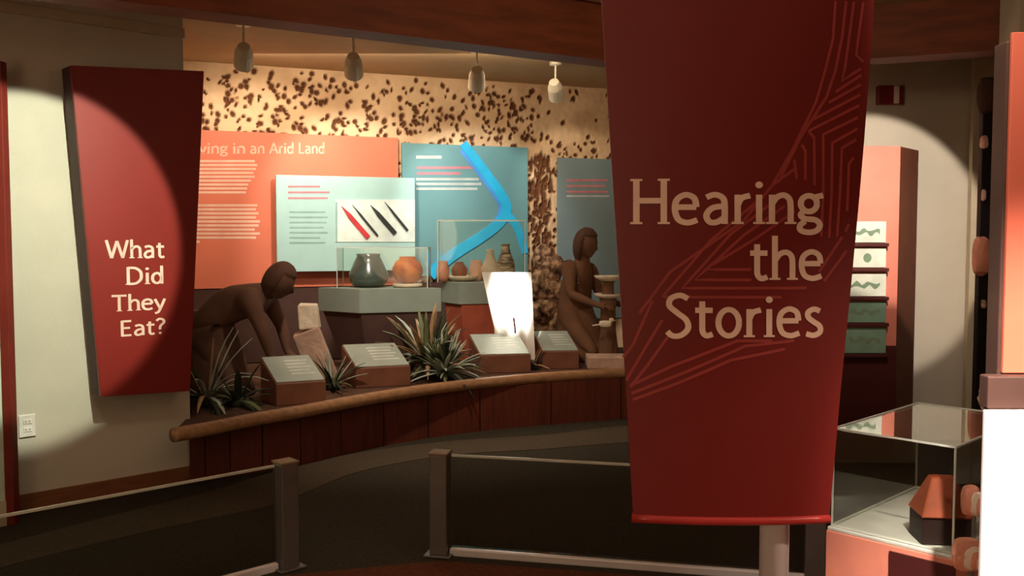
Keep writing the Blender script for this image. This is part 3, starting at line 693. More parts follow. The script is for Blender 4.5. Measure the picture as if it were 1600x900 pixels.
p2, C2, zt2, poly2, cen2 = case_pedestal('grey pedestal on a red-brown base, under the right glass case', 8.45, 690, 718, 832, 442, 476, M['pedr'], 0.8)
glass_case('left glass case holding the dark pot and the round orange pot', C1, zt1, at_y(527, 400, 8.22).x - C1.x, at_y(668, 400, 8.22).x - C1.x, 0.20, 0.50, at_y(527, 387, 8.2).z - zt1)
glass_case('right glass case with small pottery, in front of the blue panel', C2, zt2, at_y(684, 400, 8.6).x - C2.x, at_y(820, 400, 8.6).x - C2.x, 0.15, 0.45, at_y(700, 344, 8.6).z - zt2)
# pots
def pot(label, px, pyb, Y, zt, prof, m, cat='pot'):
    p = at_y(px, pyb, Y); o = lathe('pottery_jar', prof, m); o.location = (p.x, p.y, zt + 0.001); return tag(o, label, cat)
k = 8.35 / FPX
jr = pot('dark glossy jar with sloping shoulders in the left case', 576, 446, 8.35, zt1, [(16*k, 0), (26 * k, 4 * k), (31 * k, 14 * k), (30 * k, 22 * k), (22 * k, 40 * k), (18 * k, 48 * k), (19 * k, 52 * k), (16 * k, 52 * k), (15 * k, 45 * k)], M['dpot'])
jr.name = 'dark_jar'
ring = lathe('pot_ring', [(20 * k, 0), (24 * k, 2 * k), (22 * k, 6 * k), (14 * k, 5 * k), (13 * k, 1 * k)], M['cream']); pr_ = at_y(637, 446, 8.35); ring.location = (pr_.x, pr_.y, zt1 + 0.001); tag(ring, 'woven ring supporting the round orange pot', 'stand')
op_ = pot('round orange pot on a woven ring in the left case', 637, 446, 8.35, zt1 + 5.5 * k, [(8 * k, 0), (18 * k, 5 * k), (24 * k, 16 * k), (24 * k, 24 * k), (19 * k, 34 * k), (12 * k, 39 * k), (13 * k, 42 * k), (10 * k, 42 * k), (9 * k, 37 * k)], M['opot']); op_.name = 'orange_pot'
k2 = 8.75 / FPX
def small(label, name, px, prof, m, Y=8.75):
    p = at_y(px, 440, Y); o = lathe(name, [(a * k2, b_ * k2) for a, b_ in prof], m); o.location = (p.x, p.y, zt2 + 0.001); return tag(o, label, 'pot')
small('small brown pot in a shallow dish, right glass case', 'brown_pot', 718, [(6, 5), (12, 10), (13, 18), (9, 25), (6, 28), (7, 30), (5, 30)], mat('brown_clay', (150, 96, 70), 0.6))
small('shallow cream dish under the small brown pot', 'shallow_dish', 722, [(10, 0), (22, 4), (26, 9), (24, 9), (12, 4)], M['cream'])
small('cream beaker beside the river branch in the right case', 'cream_beaker', 744, [(9, 0), (12, 6), (11, 20), (8, 30), (9, 33), (6, 33)], mat('cream_pink', (234, 190, 166), 0.6), 8.80)
small('slender white vase in the right case', 'white_vase', 766, [(8, 0), (14, 10), (15, 20), (8, 34), (5, 46), (7, 50), (5, 50)], M['cream'], 8.72)
small('tall white and dark vase at the right end of the right case', 'tall_vase', 790, [(10, 0), (15, 12), (14, 30), (8, 44), (6, 54), (8, 58), (5, 58)], mat('banded_clay', (220, 200, 170), 0.5, c2=(60, 40, 36), scale=10, stretch=(1, 1, 5)), 8.74)
small('small pink jar between the two glass cases', 'pink_jar', 692, [(7, 0), (10, 8), (10, 20), (7, 30), (8, 32), (5, 32)], mat('rose_clay', (220, 150, 120), 0.6), 8.68)

# ------------------------------------------------------------------ white cloth, brilliantly lit
Yc = 8.40
def cloth():
    bm = bmesh.new(); rows_ = 18; cols = 22
    for side in (0, 1):
        pass
    T_ = 0.01; g = {}
    for s in (0, 1):
        for r in range(rows_ + 1):
            v = r / rows_; py = 425 + 140 * v
            xl = 753 + 20 * min(1, v * 1.6); xr = 830 + 6 * v
            for c in range(cols + 1):
                u = c / cols; x = xl + (xr - xl) * u
                if u < 0.55: pyy = min(py, 527 + 8 * math.sin(u * 9))
                else: pyy = py
                P = at_y(x, pyy, Yc); fold = 0.035 * math.sin(u * 17) * (0.3 + 0.7 * v); g[s, r, c] = bm.verts.new((P.x, Yc - 0.05 + fold + s * T_ - 0.05 * v, P.z))
    for r in range(rows_):
        for c in range(cols):
            if c == 11 and r > 8: continue
            for s in (0, 1):
                try: bm.faces.new((g[s, r, c], g[s, r, c + 1], g[s, r + 1, c + 1], g[s, r + 1, c]))
                except ValueError: pass
    bmesh.ops.dissolve_degenerate(bm, dist=1e-5, edges=bm.edges)
    return bmobj('white_cloth', bm, M['white'], smooth=True)
tag(cloth(), 'brilliantly lit white cloth hanging in folds at the right glass case', 'cloth')

# ================================================================== FIGURES
def skin_mesh(name, chains, m, parent=None, sub=2):
    """chains: list of lists of ((x,y,z), r); first points equal to an earlier point share it"""
    idx = {}; V = []; R = []; E = []
    def vid(p, r):
        k_ = tuple(round(c, 4) for c in p)
        if k_ not in idx: idx[k_] = len(V); V.append(p); R.append(r)
        return idx[k_]
    for ch in chains:
        prev = None
        for p, r in ch:
            i = vid(p, r)
            if prev is not None and prev != i: E.append((prev, i))
            prev = i
    me = bpy.data.meshes.new(name); me.from_pydata(V, E, []); o = bpy.data.objects.new(name, me); COL.objects.link(o)
    md = o.modifiers.new('skin', 'SKIN'); md.use_smooth_shade = True
    sv = me.skin_vertices[0].data
    for i, r in enumerate(R): sv[i].radius = (r, r); sv[i].use_root = (i == 0)
    sb_ = o.modifiers.new('sub', 'SUBSURF'); sb_.levels = sub; sb_.render_levels = sub
    dg = bpy.context.evaluated_depsgraph_get(); me2 = bpy.data.meshes.new_from_object(o.evaluated_get(dg)); me2.name = name
    bpy.data.objects.remove(o); me2.materials.clear(); me2.materials.append(m)
    me2.polygons.foreach_set('use_smooth', [True] * len(me2.polygons))
    o = bpy.data.objects.new(name, me2); COL.objects.link(o)
    if parent: o.parent = parent
    return o
def head_bm(c, f, R, tilt=0.0):
    """head with brow, nose, lips, chin and ears; f = facing unit vector"""
    bm = bmesh.new(); bmesh.ops.create_uvsphere(bm, u_segments=28, v_segments=20, radius=1)
    f = Vector(f).normalized(); up = Vector((0, 0, 1)); s = f.cross(up).normalized(); up = s.cross(f).normalized()
    for v in bm.verts:
        x, y, z = v.co       # x side, y forward, z up
        wd = 0.74 - 0.16 * max(0, -z) ** 1.5; yy = y * (0.90); zz = z * 1.12
        if y > 0: yy = y * 0.86 + 0.06 * max(0, -z)
        nose = math.exp(-((x / 0.13) ** 2) - ((z + 0.12) / 0.20) ** 2) if y > 0 else 0
        brow = math.exp(-((x / 0.45) ** 2) - ((z - 0.16) / 0.09) ** 2) if y > 0 else 0
        lips = math.exp(-((x / 0.22) ** 2) - ((z + 0.50) / 0.09) ** 2) if y > 0 else 0
        chin = math.exp(-((x / 0.25) ** 2) - ((z + 0.82) / 0.14) ** 2) if y > 0 else 0
        eye = sum(math.exp(-(((x - e) / 0.14) ** 2) - ((z - 0.02) / 0.10) ** 2) for e in (-0.32, 0.32)) if y > 0 else 0
        yy += 0.26 * nose + 0.05 * brow + 0.07 * lips + 0.10 * chin - 0.07 * eye
        v.co = c + s * (x * wd * R) + f * (yy * R) + up * (zz * R)
    for e in (-1, 1):
        r = bmesh.ops.create_uvsphere(bm, u_segments=10, v_segments=8, radius=1)
        for v in r['verts']: q_ = v.co.copy(); v.co = c + s * (e * 0.74 * R + q_.x * 0.07 * R) + f * (q_.y * 0.15 * R - 0.05 * R) + up * (q_.z * 0.24 * R)
    return bm
def hair_bm(c, f, R, length=0.0):
    bm = bmesh.new(); bmesh.ops.create_uvsphere(bm, u_segments=28, v_segments=20, radius=1)
    f = Vector(f).normalized(); up = Vector((0, 0, 1)); s = f.cross(up).normalized(); up = s.cross(f).normalized()
    for v in bm.verts:
        x, y, z = v.co; k_ = 1.07
        if y > 0.25 and z < 0.55: k_ = 0.80
        zz = z * 1.14
        if z < 0 and y < 0.25: zz *= (1 + length)
        k_ += 0.02 * math.sin(x * 22) 
        v.co = c + s * (x * 0.82 * R * k_) + f * (y * 0.92 * R * k_ - 0.06 * R) + up * (zz * R * k_)
    return bm
def hand_chains(w, dirv, side, r=0.009):
    """five bent fingers rooted inside the palm"""
    w = Vector(w); d_ = Vector(dirv).normalized(); s = Vector(side).normalized(); dn = d_.cross(s).normalized()
    if dn.z > 0: dn = -dn
    out = []; palm = w + d_ * 0.085
    for k_, L in ((-1.5, 0.065), (-0.5, 0.075), (0.5, 0.08), (1.5, 0.07)):
        a = w + d_ * 0.06 + s * 0.012 * k_; b_ = palm + s * 0.021 * k_
        out.append([(tuple(a), r), (tuple(b_), r), (tuple(b_ + d_ * L * .45 + dn * .006), r * .95), (tuple(b_ + d_ * L * .75 + dn * .02), r * .85), (tuple(b_ + d_ * L * .92 + dn * .036), r * .7)])
    t0 = w + d_ * 0.03 - s * 0.02
    out.append([(tuple(t0), r * 1.1), (tuple(t0 + d_ * 0.03 - s * 0.035), r * 1.05), (tuple(t0 + d_ * 0.06 - s * 0.045 + dn * .01), r), (tuple(t0 + d_ * 0.082 - s * 0.042 + dn * .02), r * .8)])
    return out
def join_into(base, others):
    bm = bmesh.new(); bm.from_mesh(base.data)
    for o in others: bm.from_mesh(o.data); bpy.data.objects.remove(o)
    bm.to_mesh(base.data); bm.free(); base.data.polygons.foreach_set('use_smooth', [True] * len(base.data.polygons))
def figure(name, label, org, m, J, faceR):
    """J gives joints in local coordinates, x forward, y to the figure's left, z up"""
    t = thing(name, label, 'statue', org, J.get('rot', 0))
    pel, bel, che, nek, hd = [Vector(J[k_]) for k_ in ('pelvis', 'belly', 'chest', 'neck', 'head')]
    ch = [[(tuple(pel), .19), (tuple(bel), .165), (tuple(che), .17), (tuple(nek), .062), (tuple(hd - Vector((0, 0, .03))), .06)]]
    ext = []
    for sd in (1, -1):
        sh, elb, wr, pa = [Vector(q_) * 1 for q_ in J['arm' + ('L' if sd > 0 else 'R')]]
        ch.append([(tuple(che), .17), (tuple(che.lerp(sh, .6)), .115), (tuple(sh), .090), (tuple(sh.lerp(elb, .5)), .062), (tuple(elb), .050), (tuple(elb.lerp(wr, .4)), .046), (tuple(wr), .027), (tuple(wr + (pa - wr).normalized() * .05), .033), (tuple(wr + (pa - wr).normalized() * .085), .030)])
        ext.append(hand_chains(wr, pa - wr, Vector((0, 1, 0)) * (-sd)))
        hp, kn, an, to = [Vector(q_) for q_ in J['leg' + ('L' if sd > 0 else 'R')]]
        ch.append([(tuple(pel), .19), (tuple(hp), .125), (tuple(hp.lerp(kn, .5)), .10), (tuple(kn), .06), (tuple(kn.lerp(an, .4)), .055), (tuple(an), .037), (tuple(an.lerp(to, .6)), .035), (tuple(to), .028)])
    body = skin_mesh('body', ch, m, t)
    hs = [skin_mesh('h', e, m, None, 1) for e in [[c_] for ex in ext for c_ in ex]]
    hb = head_bm(hd + Vector((0.02, 0, 0.05)), J['face'], faceR); tmp = bmobj('hd', hb, m)
    join_into(body, hs + [tmp])
    bmobj('hair', hair_bm(hd + Vector((0.02, 0, 0.05)), J['face'], faceR, J.get('hairlen', 0.25)), M['hair'], t, smooth=True)
    bm = bmesh.new(); rows_ = []
    kc = Vector((J['skx'], 0, 0))
    for i in range(7):
        v = i / 6; c = Vector((pel.x, 0, pel.z + 0.06)).lerp(kc, v); rx = .17 + (J['skr'] - .17) * v; ry = .17 + .06 * v
        rows_.append([bm.verts.new((c.x + rx * (1 + .05 * v * math.sin(k * 2.6)) * math.cos(2 * PI * k / 28), ry * (1 + .05 * v * math.cos(k * 2.6)) * math.sin(2 * PI * k / 28), (pel.z + .06) * (1 - v) + .012)) for k in range(28)])
    for a, b_ in zip(rows_, rows_[1:]):
        for k in range(28): bm.faces.new((a[k], a[(k + 1) % 28], b_[(k + 1) % 28], b_[k]))
    bm.faces.new(rows_[0][::-1]); bm.faces.new(rows_[-1])
    bmobj('skirt', bm, m, t, smooth=True)
    return t
# kneeling figure at left, leaning onto its arms towards the right (x forward = world +x)
ko = at_y(355, 612, 6.95); ko.z = DK
J = dict(rot=math.radians(-6),
    pelvis=(-.15, 0, .56), belly=(.0, 0, .66), chest=(.20, 0, .73), neck=(.33, 0, .80), head=(.405, 0, .81), face=(.88, 0, -.62), hairlen=.10, skx=-.08, skr=.29,
    armL=((.26, .17, .72), (.36, .20, .50), (.42, .15, .30), (.50, .12, .25)), armR=((.26, -.17, .72), (.36, -.20, .50), (.40, -.15, .30), (.48, -.13, .25)),
    legL=((-.17, .10, .46), (.10, .13, .09), (-.26, .11, .06), (-.34, .11, .03)), legR=((-.17, -.10, .46), (.10, -.13, .09), (-.26, -.11, .06), (-.34, -.11, .03)))
figure('kneeling_figure', 'dark brown life-size figure kneeling and leaning forward on its arms', ko, M['fig'], J, 0.122)
# upright figure at right, partly behind the large banner
uo = at_y(905, 556, 8.95); uo.z = DK
J2 = dict(rot=math.radians(-40),
    pelvis=(-.06, 0, .42), belly=(-.04, 0, .58), chest=(.0, 0, .80), neck=(.03, 0, .98), head=(.06, 0, 1.07), face=(.95, 0, -.22), hairlen=.35, skx=.06, skr=.30,
    armL=((.0, .18, .87), (.07, .23, .64), (.32, .16, .55), (.42, .12, .54)), armR=((.0, -.18, .87), (.07, -.23, .64), (.32, -.16, .55), (.42, -.12, .54)),
    legL=((-.06, .11, .38), (.28, .14, .09), (-.12, .12, .06), (-.20, .12, .03)), legR=((-.06, -.11, .38), (.28, -.14, .09), (-.12, -.12, .06), (-.20, -.12, .03)))
figure('upright_figure', 'brown life-size figure kneeling upright in front of the grey-blue panel', uo, M['fig2'], J2, 0.128)

# ------------------------------------------------------------------ stones and pale things
def rockt(name, label, px, py, Y, s, m, seed, cat='stone', group=None, z=None):
    p = at_y(px, py, Y); o = bumpy(name, (0, 0, 0), s, m, seed=seed); zz = p.z if z is None else z; o.location = (p.x, p.y, zz); return tag(o, label, cat, group)
zlow = DK + 0.13
rockt('grinding_stone', 'dark low stone under the hands of the kneeling figure', 452, 590, 7.0, (0.19, 0.17, 0.155), M['fig'], 4, z=DK + 0.14)
def stoneblock(name, label, px, py, Y, dims, rot, m, seed, z):
    bm = bmesh.new(); add_box(bm, -dims[0] / 2, dims[0] / 2, -dims[1] / 2, dims[1] / 2, -dims[2] / 2, dims[2] / 2, 0.012)
    for v in bm.verts: v.co += Vector((noise.noise(v.co * 9 + Vector((seed, 0, 0))), noise.noise(v.co * 9 + Vector((0, seed, 0))), noise.noise(v.co * 9 + Vector((0, 0, seed))))) * 0.015
    p = at_y(px, py, Y); o = bmobj(name, bm, m); o.location = (p.x, p.y, z); o.rotation_euler = rot; return tag(o, label, 'stone')
stoneblock('lower_stone', 'pinkish rough stone slab leaning right of the kneeling figure', 494, 520, 7.35, (0.21, 0.2, 0.46), (0, -0.36, 0.2), M['stonep'], 5, DK + 0.23)
stoneblock('cream_block', 'pale cream block standing on top of the pinkish slab', 482, 478, 7.35, (0.155, 0.15, 0.20), (0, -0.04, 0.1), M['stone'], 6, DK + 0.555)
rockt('small_white_stone', 'small white stone at the foot of the pinkish slab', 486, 549, 7.05, (0.03, 0.03, 0.05), M['stone'], 8, z=DK + 0.05)
rk = (((840, 522), (.17, .14, .13), 'lowest brown rock of the pile, beside the white cloth'), ((872, 512), (.13, .14, .17), 'brown rock low in the pile, at the knees of the upright figure'),
      ((850, 486), (.15, .13, .15), 'wide brown rock above the two lowest of the pile'), ((868, 458), (.13, .12, .14), 'brown rock in the middle of the pile, nearest the upright figure'),
      ((846, 448), (.12, .11, .16), 'tall brown rock in the middle of the pile, nearest the white cloth'), ((862, 420), (.11, .10, .14), 'brown rock high in the pile'), ((848, 400), (.09, .08, .12), 'topmost small rock of the pile'))
for i, ((px, py), s_, lb) in enumerate(rk):
    p = at_y(px, py, 9.3); o = bumpy('rock', (0, 0, 0), s_, M['rock'], seed=21 + i * 2, amt=0.55); o.location = (p.x, p.y, p.z); tag(o, lb, 'rock', 'rocks piled by the wall')

st_ = lathe('round_stump', [(0.12, 0), (0.11, 0.05), (0.075, 0.30), (0.07, 0.50), (0.085, at_y(950, 462, 8.72).z - 0.034 - DK), (0.0, at_y(950, 462, 8.72).z - 0.032 - DK)], M['fig2']); p = at_y(950, 500, 8.72); st_.location = (p.x, p.y, DK); tag(st_, 'brown stump beside the upright figure', 'stump')
for i, (px, py, lb) in enumerate(((950, 434, 'upper pale shallow bowl at the upright figure'), (950, 462, 'lower pale shallow bowl at the upright figure'))):
    p = at_y(px, py, 8.72); o = lathe('pale_bowl', [(0.06, -0.02), (0.11, 0.0), (0.135, 0.03), (0.125, 0.03), (0.08, 0.01)], M['stone']); o.location = (p.x, p.y, p.z - 0.01); tag(o, lb, 'bowl')
p = at_y(950, 462, 8.72); z1_ = at_y(950, 434, 8.72).z - 0.031; z0_ = p.z - 0.0
o = lathe('round_block', [(0.07, 0), (0.055, 0.03), (0.055, z1_ - z0_ - 0.02), (0.065, z1_ - z0_), (0, z1_ - z0_)], M['fig2']); o.location = (p.x, p.y, z0_); tag(o, 'small brown round block between the two pale bowls', 'block')
bd = thing('bird_figurine', 'small pale bird figurine in front of the stump', 'figurine', (at_y(945, 512, 8.55).x, 8.50, DK))
p = Vector((0, 0, at_y(945, 506, 8.5).z - DK))
bumpy('body', p, (0.06, 0.035, 0.032), M['stone'], bd, 3, 0.1); bumpy('head', p + Vector((.055, 0, .035)), (0.022, 0.02, 0.02), M['stone'], bd, 2, 0.1)
bm = bmesh.new(); add_cyl(bm, p + Vector((.07, 0, .035)), p + Vector((.095, 0, .03)), 0.007, 0.001, 8); bmobj('beak', bm, M['stone'], bd)
obj('tail', [p + Vector(v) for v in ((-.05, -.012, 0), (-.05, .012, 0), (-.12, .02, -.012), (-.12, -.02, -.012), (-.05, -.01, -.012), (-.05, .01, -.012), (-.12, .02, -.018), (-.12, -.02, -.018))], [(0, 1, 2, 3), (4, 7, 6, 5), (0, 4, 5, 1), (2, 6, 7, 3), (1, 5, 6, 2), (0, 3, 7, 4)], M['stone'], bd)
bm = bmesh.new(); add_cyl(bm, (0, 0, 0), p, 0.006, n=8); bmobj('support_rod', bm, M['steel'], bd); lathe('base_disc', [(0.04, 0), (0.04, 0.01), (0, 0.01)], M['steel'], bd)
q = at_h(908, 578, DK); o = box('low_block', 0, 0.42, 0, 0.28, 0, 0.11, M['stonep'], bev=0.01); o.location = (q.x + 0.06, q.y + 0.02, DK + 0.001); tag(o, 'low brown block at the right end of the counter', 'block')

# ================================================================== PLANTS
def leaf(parent, o, d_, L, wd, droop, m, name='leaf', seg=5):
    o = Vector(o); d_ = Vector(d_).normalized(); s = d_.cross(Vector((0, 0, 1))); s = s.normalized() if s.length > 1e-3 else Vector((1, 0, 0))
    V = []; p = o.copy(); dd = d_.copy()
    for i in range(seg + 1):
        t = i / seg; w_ = wd * (0.55 + 1.6 * t) * (1 - t) ** 0.8 + 0.001; up = s.cross(dd).normalized()
        V += [p - s * w_, p - up * w_ * 0.35, p + s * w_, p + up * (0.003)]
        dd = (dd + Vector((0, 0, -droop / seg))).normalized(); p = p + dd * (L / seg)
    F_ = [(4 * i + j, 4 * i + (j + 1) % 4, 4 * i + 4 + (j + 1) % 4, 4 * i + 4 + j) for i in range(seg) for j in range(4)] + [(0, 1, 2, 3), (4 * seg, 4 * seg + 3, 4 * seg + 2, 4 * seg + 1)]
    return obj(name, V, F_, m, parent, smooth=True)
def plant(name, label, p, nl, L, wd, elev, mats, droop, zc=0.04):
    t = thing(name, label, 'plant', (p.x, p.y, DK)); lathe('root_crown', [(0.05, 0), (0.055, 0.03), (0.03, 0.08), (0, 0.09)], M['leafd'], t)
    for i in range(nl):
        a = i * 2.39996 + random.uniform(-.2, .2); e = math.radians(random.uniform(*elev)); l = L * random.uniform(.7, 1.1)
        leaf(t, (0.02 * math.cos(a), 0.02 * math.sin(a), zc), (math.cos(a) * math.cos(e), math.sin(a) * math.cos(e), math.sin(e)), l, wd * random.uniform(.7, 1.2), droop * random.uniform(.4, 1.4), random.choice(mats))
    return t
def pd(px, py): q_ = at_h(px, py, DK); return q_
plant('agave_plant', 'large spiky agave with tan and green leaves behind the silver plant', Vector((at_y(668, 500, 7.85).x, 7.85, 0)), 60, 0.52, 0.036, (15, 85), [M['leaf'], M['leaft'], M['leafd'], M['leafs']], 0.9, 0.10)
plant('silver_plant', 'silvery leafy plant at the counter edge, between two label stands', Vector((at_y(694, 590, 7.66).x, 7.66, 0)), 120, 0.36, 0.026, (2, 85), [M['leafs'], M['leafs'], M['leaf'], M['leafd']], 0.8, 0.06)
plant('trailing_plant', 'pale strap-leaved plant beneath the red wall banner', Vector((at_y(322, 590, 6.45).x, 6.45, 0)), 26, 0.52, 0.022, (20, 85), [M['leafd'], M['leafs'], M['leaft'], M['leafd']], 1.3, 0.06)
plant('dark_fern', 'dark broad-leaved plant before the kneeling figure, left of the first label stand', Vector((at_y(372, 610, 6.45).x, 6.45, 0)), 22, 0.34, 0.03, (5, 75), [M['leafd'], M['leafd'], M['leaf']], 1.2)
plant('tufted_plant', 'small tufted plant between the two left label stands', Vector((at_y(520, 580, 7.15).x, 7.15, 0)), 22, 0.30, 0.018, (15, 85), [M['leafd'], M['leafs'], M['leaf']], 0.8)
plant('dry_grass', 'small dry plant between the two right label stands', Vector((at_y(832, 560, 8.25).x, 8.25, 0)), 14, 0.20, 0.012, (15, 80), [M['leaft'], M['leafd']], 0.6)

# ================================================================== RED KIOSK WITH CARDS (right)
KY = 6.60
kl = at_y(1290, 300, KY).x; kr = at_y(1406, 300, KY).x; kt = at_y(1400, 228, KY).z
kk = thing('red_kiosk', 'tall red kiosk with a column of picture cards against the pale wall', 'kiosk', (kl, KY, 0))
kw = kr - kl; s2 = at_y(1436, 300, 6.92).x - kl
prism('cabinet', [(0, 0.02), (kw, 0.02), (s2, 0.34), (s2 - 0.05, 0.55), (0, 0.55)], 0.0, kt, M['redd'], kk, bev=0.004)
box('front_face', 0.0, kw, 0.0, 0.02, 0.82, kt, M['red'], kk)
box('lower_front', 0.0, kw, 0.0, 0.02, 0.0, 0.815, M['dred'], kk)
cy = ((346, 379), (388, 418), (428, 463), (472, 504), (512, 552))
for i, (a, b_) in enumerate(cy):
    x0 = at_y(1306, a, KY).x - kl; x1 = at_y(1383, a, KY).x - kl; z1 = at_y(1350, a, KY - .03).z; z0 = at_y(1350, b_, KY - .03).z
    c = box('picture_card', x0, x1, -0.022, -0.004, z0, z1, mat('card_%d' % 0, (206, 212, 196), 0.5) if i < 3 else mat('card_green', (120, 152, 130), 0.5), kk, bev=0.002)
    box('card_shelf', x0 - 0.01, x1 + 0.015, -0.045, 0.0, z0 - 0.028, z0 - 0.004, M['dred'], kk, bev=0.003)
    bm = bmesh.new(); zc = (z0 + z1) / 2
    if i in (1,): 
        vs = [bm.verts.new((x0 + 0.62 * (x1 - x0) + 0.03 * math.cos(2 * PI * j / 10), -0.0225, zc + 0.034 * math.sin(2 * PI * j / 10))) for j in range(10)]; bm.faces.new(vs)
    else:
        top = []; bot = []
        for j in range(13):
            xa = x0 + (0.25 + 0.052 * j) * (x1 - x0); zz = zc + 0.012 * math.sin(j * 1.3 + i * 2); h_ = 0.006 + 0.014 * abs(math.sin(j * .9 + i))
            top.append(bm.verts.new((xa, -0.0225, zz + h_))); bot.append(bm.verts.new((xa, -0.0225, zz - h_)))
        for j in range(12): bm.faces.new((top[j], top[j + 1], bot[j + 1], bot[j]))
    bmobj('card_print', bm, M['cardp'], c)
# alarm box on the wall
ap = at_y(1372, 163, 7.25 - 0.06); aw = at_y(1412, 163, 7.19).x - ap.x; ah = at_y(1372, 133, 7.19).z - ap.z
al = thing('alarm_box', 'small dark red alarm box with a white strip, high on the pale wall', 'alarm', (ap.x, 7.19, ap.z))
box('housing', 0, aw, 0.0, 0.058, 0, ah, M['alarm'], al, bev=0.006); box('white_strip', aw * .60, aw * .80, -0.014, 0.0, 0.006, ah - 0.006, M['plate'], al, bev=0.003)

# ================================================================== DARK BOARD WITH OBJECTS (right)
db = thing('dark_board', 'narrow black board behind the framed display, hung with small objects', 'board', (at_y(1530, 400, 6.0).x, 6.0, 0.0))
box('board', 0, 0.9, 0, 0.05, 0.0, 2.62, M['black'], db)
for px, py, s, mm, lb in ((1541, 150, (.06, .04, .12), 'pedd', 'dark brown block hung at the top of the black board'), (1538, 222, (.022, .03, .045), 'stonep', 'small pale stone hung on the black board'), (1538, 305, (.012, .02, .04), 'stonep', 'small white shard on the black board'),
                      (1533, 400, (.055, .04, .13), 'pink', 'pink shell-like object on the black board'), (1538, 475, (.014, .02, .03), 'stonep', 'low pale pebble on the black board')):
    p = at_y(px, py, 5.98); o = bumpy('hung_object', (0, 0, 0), s, M[mm], seed=px + py); o.location = (p.x, 6.0 - s[1] * 0.55, p.z); tag(o, lb, 'object')

# ================================================================== RIGHT: FRAMED ORANGE DISPLAY OVER A WHITE PANEL
FY = 2.40
fxl = at_y(1575, 300, FY).x; ft = at_y(1590, 50, FY).z; fb = at_y(1590, 640, 2.36).z
fd = thing('framed_display', 'framed orange graphic over a bright white lower panel at the right edge', 'display', (fxl, FY, 0))
WR = 0.62
box('frame_box', -0.008, WR, 0.012, 0.075, fb, ft - 0.02, M['frame'], fd)
box('graphic', 0.0, WR - 0.02, 0.0, 0.012, at_y(1590, 583, FY).z, ft, M['glow'], fd, bev=0.002)
box('bottom_ledge', -0.055, WR, -0.034, 0.012, fb, at_y(1590, 585, FY).z, M['frame'], fd)
wx = at_y(1536, 760, FY - 0.05).x - fxl
box('white_panel', wx, WR, -0.05, -0.035, 0.0, fb, M['whitep'], fd)
pts = [at_y(px, py, 2.42) - Vector((fxl, FY, 0)) for px, py in ((1538, 644), (1533, 632), (1529, 622), (1532, 610), (1536, 600))]
tube('hook', pts, 0.004, M['plate'], fd, n=8)

# ================================================================== RIGHT: VITRINE ON A SALMON PLINTH
A_ = at_h(1303, 672, 0.936); Cc = at_h(1493, 702, 0.936); e1 = (Cc - A_); wv = e1.length; an = math.atan2(e1.y, e1.x)
B_ = at_h(1425, 631, 0.936); dv_ = 0.70
zc0 = 0.60
pl = thing('vitrine_plinth', 'salmon-coloured plinth under the low glass case, dark red panel on its front', 'plinth', (A_.x, A_.y, 0), an)
box('plinth_body', -0.015, wv + 0.015, -0.015, dv_ + 0.015, 0, zc0 - 0.012, M['salmon'], pl)
box('dark_panel', wv * 0.52, wv + 0.017, -0.022, -0.0155, 0, zc0 - 0.03, M['dred'], pl, bev=0.001)
box('display_top', -0.012, wv + 0.012, -0.012, dv_ + 0.012, zc0 - 0.012, zc0, M['caseb'], pl, bev=0.003)
vt = thing('vitrine', 'clear rectangular glass case at lower right, with a brown model inside', 'display case', (A_.x, A_.y, zc0 + 0.001), an); H = 0.336; g = 0.005
box('pane', 0, wv, 0, g, 0, H, M['glass'], vt, bev=0); box('pane', 0, wv, dv_ - g, dv_, 0, H, M['glass'], vt, bev=0)
box('pane', 0, g, g, dv_ - g, 0, H, M['glass'], vt, bev=0); box('pane', wv - g, wv, g, dv_ - g, 0, H, M['glass'], vt, bev=0)
box('top_pane', 0, wv, 0, dv_, H, H + g, M['glass'], vt, bev=0)
bm = bmesh.new(); e = 0.0028
for x in (0, wv):
    for y in (0, dv_): add_box(bm, x - e, x + e, y - e, y + e, 0, H)
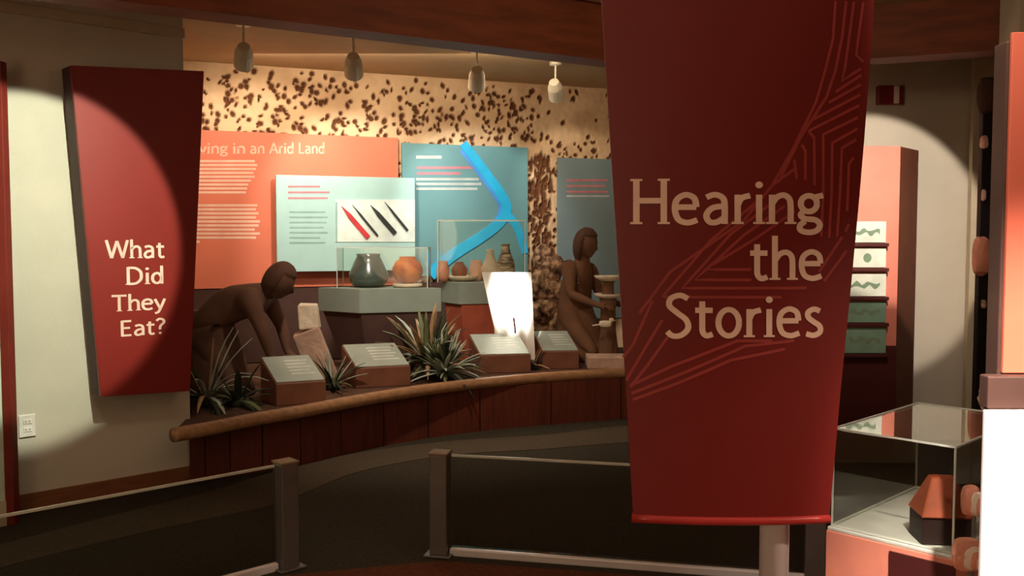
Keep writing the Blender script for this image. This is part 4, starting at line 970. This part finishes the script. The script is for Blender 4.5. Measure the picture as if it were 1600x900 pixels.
for z in (0.004, H + g):
    for y in (0, dv_): add_box(bm, 0, wv, y - e, y + e, z - e, z + e)
    for x in (0, wv): add_box(bm, x - e, x + e, 0, dv_, z - e, z + e)
bmobj('edge', bm, M['gedge'], vt)
# model house with sloping roof inside
hp_ = at_h(1440, 852, zc0)
hm = thing('model_house', 'small dark model hut with a brown hipped roof inside the vitrine', 'model', (hp_.x, hp_.y, zc0 + 0.0015), math.radians(-6))
k3 = hp_.y / FPX; bw_ = 52 * k3; bd_ = 0.13; bh = 44 * k3; 
box('wall_block', 0, bw_ * 1.5, 0, bd_, 0, bh, M['darkb'], hm)
rx0, rx1 = -0.004, bw_ * 1.5 + 0.008; rh = 60 * k3
V = [(rx0, -0.01, bh), (rx1, -0.01, bh), (rx1, bd_ + 0.01, bh), (rx0, bd_ + 0.01, bh), (bw_ * 0.40, 0.045, bh + rh), (bw_ * 1.1, 0.045, bh + rh), (bw_ * 1.1, bd_ - 0.045, bh + rh), (bw_ * 0.40, bd_ - 0.045, bh + rh)]
ro = obj('roof', V, [(3, 2, 1, 0), (4, 5, 6, 7)] + [(i, (i + 1) % 4, 4 + (i + 1) % 4, 4 + i) for i in range(4)], M['brownr'], hm); md = ro.modifiers.new('b', 'BEVEL'); md.width = 0.004
# pink clay pieces beside the white panel
for px, py, Y, s, lb, sd in ((1522, 782, 2.72, (.028, .03, .05), 'upper pink clay piece beside the white panel', 2), (1516, 866, 2.62, (.042, .035, .052), 'lower pink clay piece in front of the vitrine corner', 9)):
    p = at_y(px, py, Y); t = thing('clay_piece', lb, 'ornament', (p.x, p.y, p.z), 0)
    for j in range(4):
        f_ = 1 - j * 0.2; bumpy('petal', (0.010 * j - 0.01, -0.008 * j, -0.006 * j), (s[0] * f_, s[1] * f_ * .7, s[2] * f_), M['pink'] if j % 2 == 0 else M['cream'], t, sd + j, 0.12)
    # slim rod to the floor of the room
    bm = bmesh.new(); add_cyl(bm, (0.0, 0.0, -p.z), (0, 0, 0), 0.006, n=8); bmobj('support_rod', bm, M['steel'], t)
